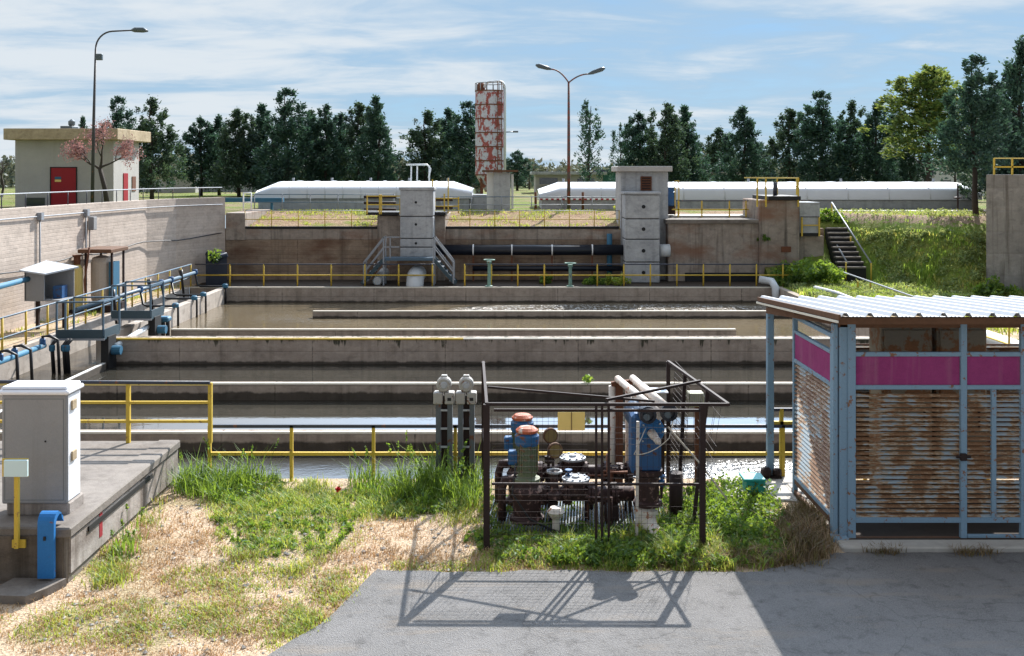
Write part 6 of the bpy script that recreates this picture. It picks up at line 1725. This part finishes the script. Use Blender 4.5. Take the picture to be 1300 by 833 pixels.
# bank and walkway weeds
m = MB()
for _ in range(1500):
    x = rng.uniform(-13.4, 5.0); y = rng.uniform(49.3, 54.2)
    nn = noise.noise((x * .5, y * .9, 12))
    if nn < .05 and y < 52.8: continue
    if -6.6 < x < -3.1: continue
    blades(m, x, y, 2.42 + (TERR - 2.42) * min(1, (y - 49.2) / 4.8 * 1.1), .11, rng, .02, .9, 4, .12)
for _ in range(4200):
    x = rng.choice((rng.uniform(-40, -16.5), rng.uniform(14, 27))); y = rng.uniform(47.5, 57)
    if x < -16 and y < 49.5: continue
    if 14 <= x and y < toe_crest(x)[1]: continue
    if x > 21 * y / 46 and y < 57: continue
    if 53.9 < y < 55.8 and x > 14.5: continue
    if x > 14 and rng.random() < .6: continue
    blades(m, x, y, TERR, .13 if x < 0 else .06, rng, .02, .9, 4, .12)
for _ in range(1500):
    x = rng.uniform(-17.2, -14.8); y = rng.uniform(22, 47)
    if x < on_wall(y, 0).x + .1 or noise.noise((x, y * .5, 3)) < .05: continue
    blades(m, x, y, 0, .14, rng, .015, .9, 4, .1)
struct(m.build('terrace_weeds', 'grass_yellow'), 'stuff', 'sparse yellow green weeds on the terrace and gravel banks', 'weeds')
m = MB()
for _ in range(3800):
    x = rng.uniform(13.9, 21); y = rng.uniform(17.5, 42)
    nn = noise.noise((x * .5, y * .4, 6))
    if nn < -.15: continue
    blades(m, x, y, 0, .12 + .25 * max(0, nn + .1), rng, .018, .9, 5, .14)
struct(m.build('bank_grass', 'grass_yellow'), 'stuff', 'yellow green grass on the bank beyond the shelter', 'grass')
# stones
m = MB()
for _ in range(1500):
    px, py = rng.uniform(20, 640), rng.uniform(640, 833)
    p = P(px, py, .02)
    if p.x < dxr + .1 or p.y < road_edge(p.x) - .2: continue
    s = .012 + .03 * rng.random() ** 3
    q = [Vector((rng.uniform(.6, 1.2) * s * a, rng.uniform(.6, 1.2) * s * b, rng.uniform(.4, .9) * s * c)) for a, b, c in ((1, 0, 0), (-1, 0, 0), (0, 1, 0), (0, -1, 0), (0, 0, 1), (0, 0, -1))]
    b0 = Vector((p.x, p.y, gz(p.x, p.y) + s * .3))
    m.add([b0 + v for v in q], [(0, 2, 4), (2, 1, 4), (1, 3, 4), (3, 0, 4), (2, 0, 5), (1, 2, 5), (3, 1, 5), (0, 3, 5)])
struct(m.build('gravel', 'stone'), 'stuff', 'scattered pale stones on the dry soil', 'gravel')
pp = P(429, 621, .22); t = thing('poppy', 'single red poppy in the grass by the bank', 'flower', (pp.x, pp.y, 0))
m = MB(); leaf_clump(m, pp, .035, 26, .07); m.build('petals', 'poppy', t)
MB().tube([(pp.x, pp.y, 0), pp], .005, 5).build('stem', 'grass', t)

# =====================================================================
#  LIGHT, SKY, CAMERA
# =====================================================================
AZ, EL = 22.0, 39.0
s = Vector((math.sin(R(AZ)) * math.cos(R(EL)), math.cos(R(AZ)) * math.cos(R(EL)), math.sin(R(EL))))
L = bpy.data.lights.new('sun', 'SUN'); L.energy = 5.0; L.angle = R(.53); L.color = (1, .965, .91)
lo = bpy.data.objects.new('sun', L); COL.objects.link(lo); lo.rotation_euler = (-s).to_track_quat('-Z', 'Y').to_euler(); lo.location = (20, 60, 40)
wd = bpy.data.worlds.new('World'); S.world = wd; wd.use_nodes = True
nt = wd.node_tree; nt.nodes.clear(); nd = lambda t, **k: [setattr(n, a, b) for n in [nt.nodes.new(t)] for a, b in k.items()] and nt.nodes[-1] if k else nt.nodes.new(t)
out = nt.nodes.new('ShaderNodeOutputWorld'); bg = nt.nodes.new('ShaderNodeBackground'); bg.inputs['Strength'].default_value = .1
sky = nt.nodes.new('ShaderNodeTexSky'); sky.sky_type = 'NISHITA'; sky.sun_disc = False
sky.sun_elevation = R(EL); sky.sun_rotation = R(AZ); sky.air_density = 1.0; sky.dust_density = .3; sky.ozone_density = 3.0
def mth(op, a, b):
    n = nt.nodes.new('ShaderNodeMath'); n.operation = op
    for i, v in enumerate((a, b)):
        if isinstance(v, (int, float)): n.inputs[i].default_value = v
        else: nt.links.new(v, n.inputs[i])
    return n.outputs[0]
def mixc(f, a_, b_, blend='MIX'):
    n = nt.nodes.new('ShaderNodeMix'); n.data_type = 'RGBA'; n.blend_type = blend
    for i, v in ((0, f), (6, a_), (7, b_)):
        if isinstance(v, (int, float)): n.inputs[i].default_value = v
        elif isinstance(v, tuple): n.inputs[i].default_value = (*v, 1)
        else: nt.links.new(v, n.inputs[i])
    return n.outputs[2]
def rng_(v, a_, b_, c_=0.0, d_=1.0, smooth=True):
    n = nt.nodes.new('ShaderNodeMapRange'); n.interpolation_type = 'SMOOTHSTEP' if smooth else 'LINEAR'; nt.links.new(v, n.inputs['Value'])
    for k, x_ in zip(('From Min', 'From Max', 'To Min', 'To Max'), (a_, b_, c_, d_)): n.inputs[k].default_value = x_
    return n.outputs[0]
tc = nt.nodes.new('ShaderNodeTexCoord'); sp = nt.nodes.new('ShaderNodeSeparateXYZ'); nt.links.new(tc.outputs['Generated'], sp.inputs[0])
zpos = mth('MAXIMUM', sp.outputs['Z'], 0.0)
zz = mth('ADD', zpos, .09)
cb = nt.nodes.new('ShaderNodeCombineXYZ'); nt.links.new(mth('DIVIDE', sp.outputs['X'], zz), cb.inputs[0]); nt.links.new(mth('DIVIDE', sp.outputs['Y'], zz), cb.inputs[1])
mp = nt.nodes.new('ShaderNodeMapping'); nt.links.new(cb.outputs[0], mp.inputs['Vector']); mp.inputs['Rotation'].default_value = (0, 0, R(8)); mp.inputs['Location'].default_value = (1.3, .4, 0); mp.inputs['Scale'].default_value = (.8, 1.15, 1)
def wnoise(scale, detail, rough, dist):
    n = nt.nodes.new('ShaderNodeTexNoise'); nt.links.new(mp.outputs[0], n.inputs['Vector'])
    n.inputs['Scale'].default_value = scale; n.inputs['Detail'].default_value = detail; n.inputs['Roughness'].default_value = rough; n.inputs['Distortion'].default_value = dist
    return n.outputs['Fac']
n1 = wnoise(.7, 9, .56, .5); n2 = wnoise(2.2, 8, .60, .9)
cl = mth('ADD', mth('MULTIPLY', n1, .74), mth('MULTIPLY', n2, .26))
cl = mth('ADD', mth('ADD', cl, .035), mth('MULTIPLY', sp.outputs['X'], -.17))          # more cirrus on one side of the sky
# clear blue: the Nishita sky pulled towards the deep blue of the photograph's air
blue = mixc(.6, mixc(1.0, sky.outputs[0], (.42, .52, .62), 'MULTIPLY'), (1.35, 2.5, 3.85))
blue = mixc(rng_(zpos, .0, .07, .55, 0), blue, (2.35, 3.15, 3.9))   # paler air at the horizon
veil = mixc(rng_(cl, .30, .52, .12, .75), blue, (2.15, 2.95, 3.75))      # thin veil
cloud = mixc(rng_(cl, .46, .66, 0, .85), veil, (4.0, 4.25, 4.45))      # brighter streaks
side = rng_(sp.outputs['Y'], -.3, .5, .34, 1.0)                         # unseen upper cloud dimmed behind the camera to deepen the shade
high = mth('MULTIPLY', rng_(zpos, .165, .24), mth('ADD', mth('MULTIPLY', cl, 1.0), .42))
vd = nt.nodes.new('ShaderNodeVectorMath'); vd.operation = 'DOT_PRODUCT'; nt.links.new(tc.outputs['Generated'], vd.inputs[0]); vd.inputs[1].default_value = s
added_glow = rng_(vd.outputs['Value'], .70, .92)                                # unseen sunward cloud brightness, added to light the water reflection
hv = mixc(high, cloud, mixc(1.0, mixc(added_glow, (7.2, 7.7, 8.5), (12.5, 16.5, 22.0)), mixc(side, (0, 0, 0), (1, 1, 1)), 'MULTIPLY'))
nt.links.new(hv, bg.inputs['Color']); nt.links.new(bg.outputs[0], out.inputs['Surface'])

cam = bpy.data.cameras.new('camera'); co = bpy.data.objects.new('camera', cam); COL.objects.link(co)
co.location = (0, 0, CAM_H); co.rotation_euler = (R(90), 0, 0)
cam.sensor_width = 36; cam.lens = 36 * F / 1300; cam.shift_y = -(416.5 - HY) / 1300; cam.clip_end = 8000; cam.clip_start = .1
S.camera = co
vs_ = S.view_settings; vs_.view_transform = 'Standard'; vs_.look = 'None'; vs_.gamma = 1; vs_.exposure = 1.0; vs_.use_curve_mapping = False
S.cycles.max_bounces = 6; S.cycles.transparent_max_bounces = 6; S.cycles.use_denoising = True
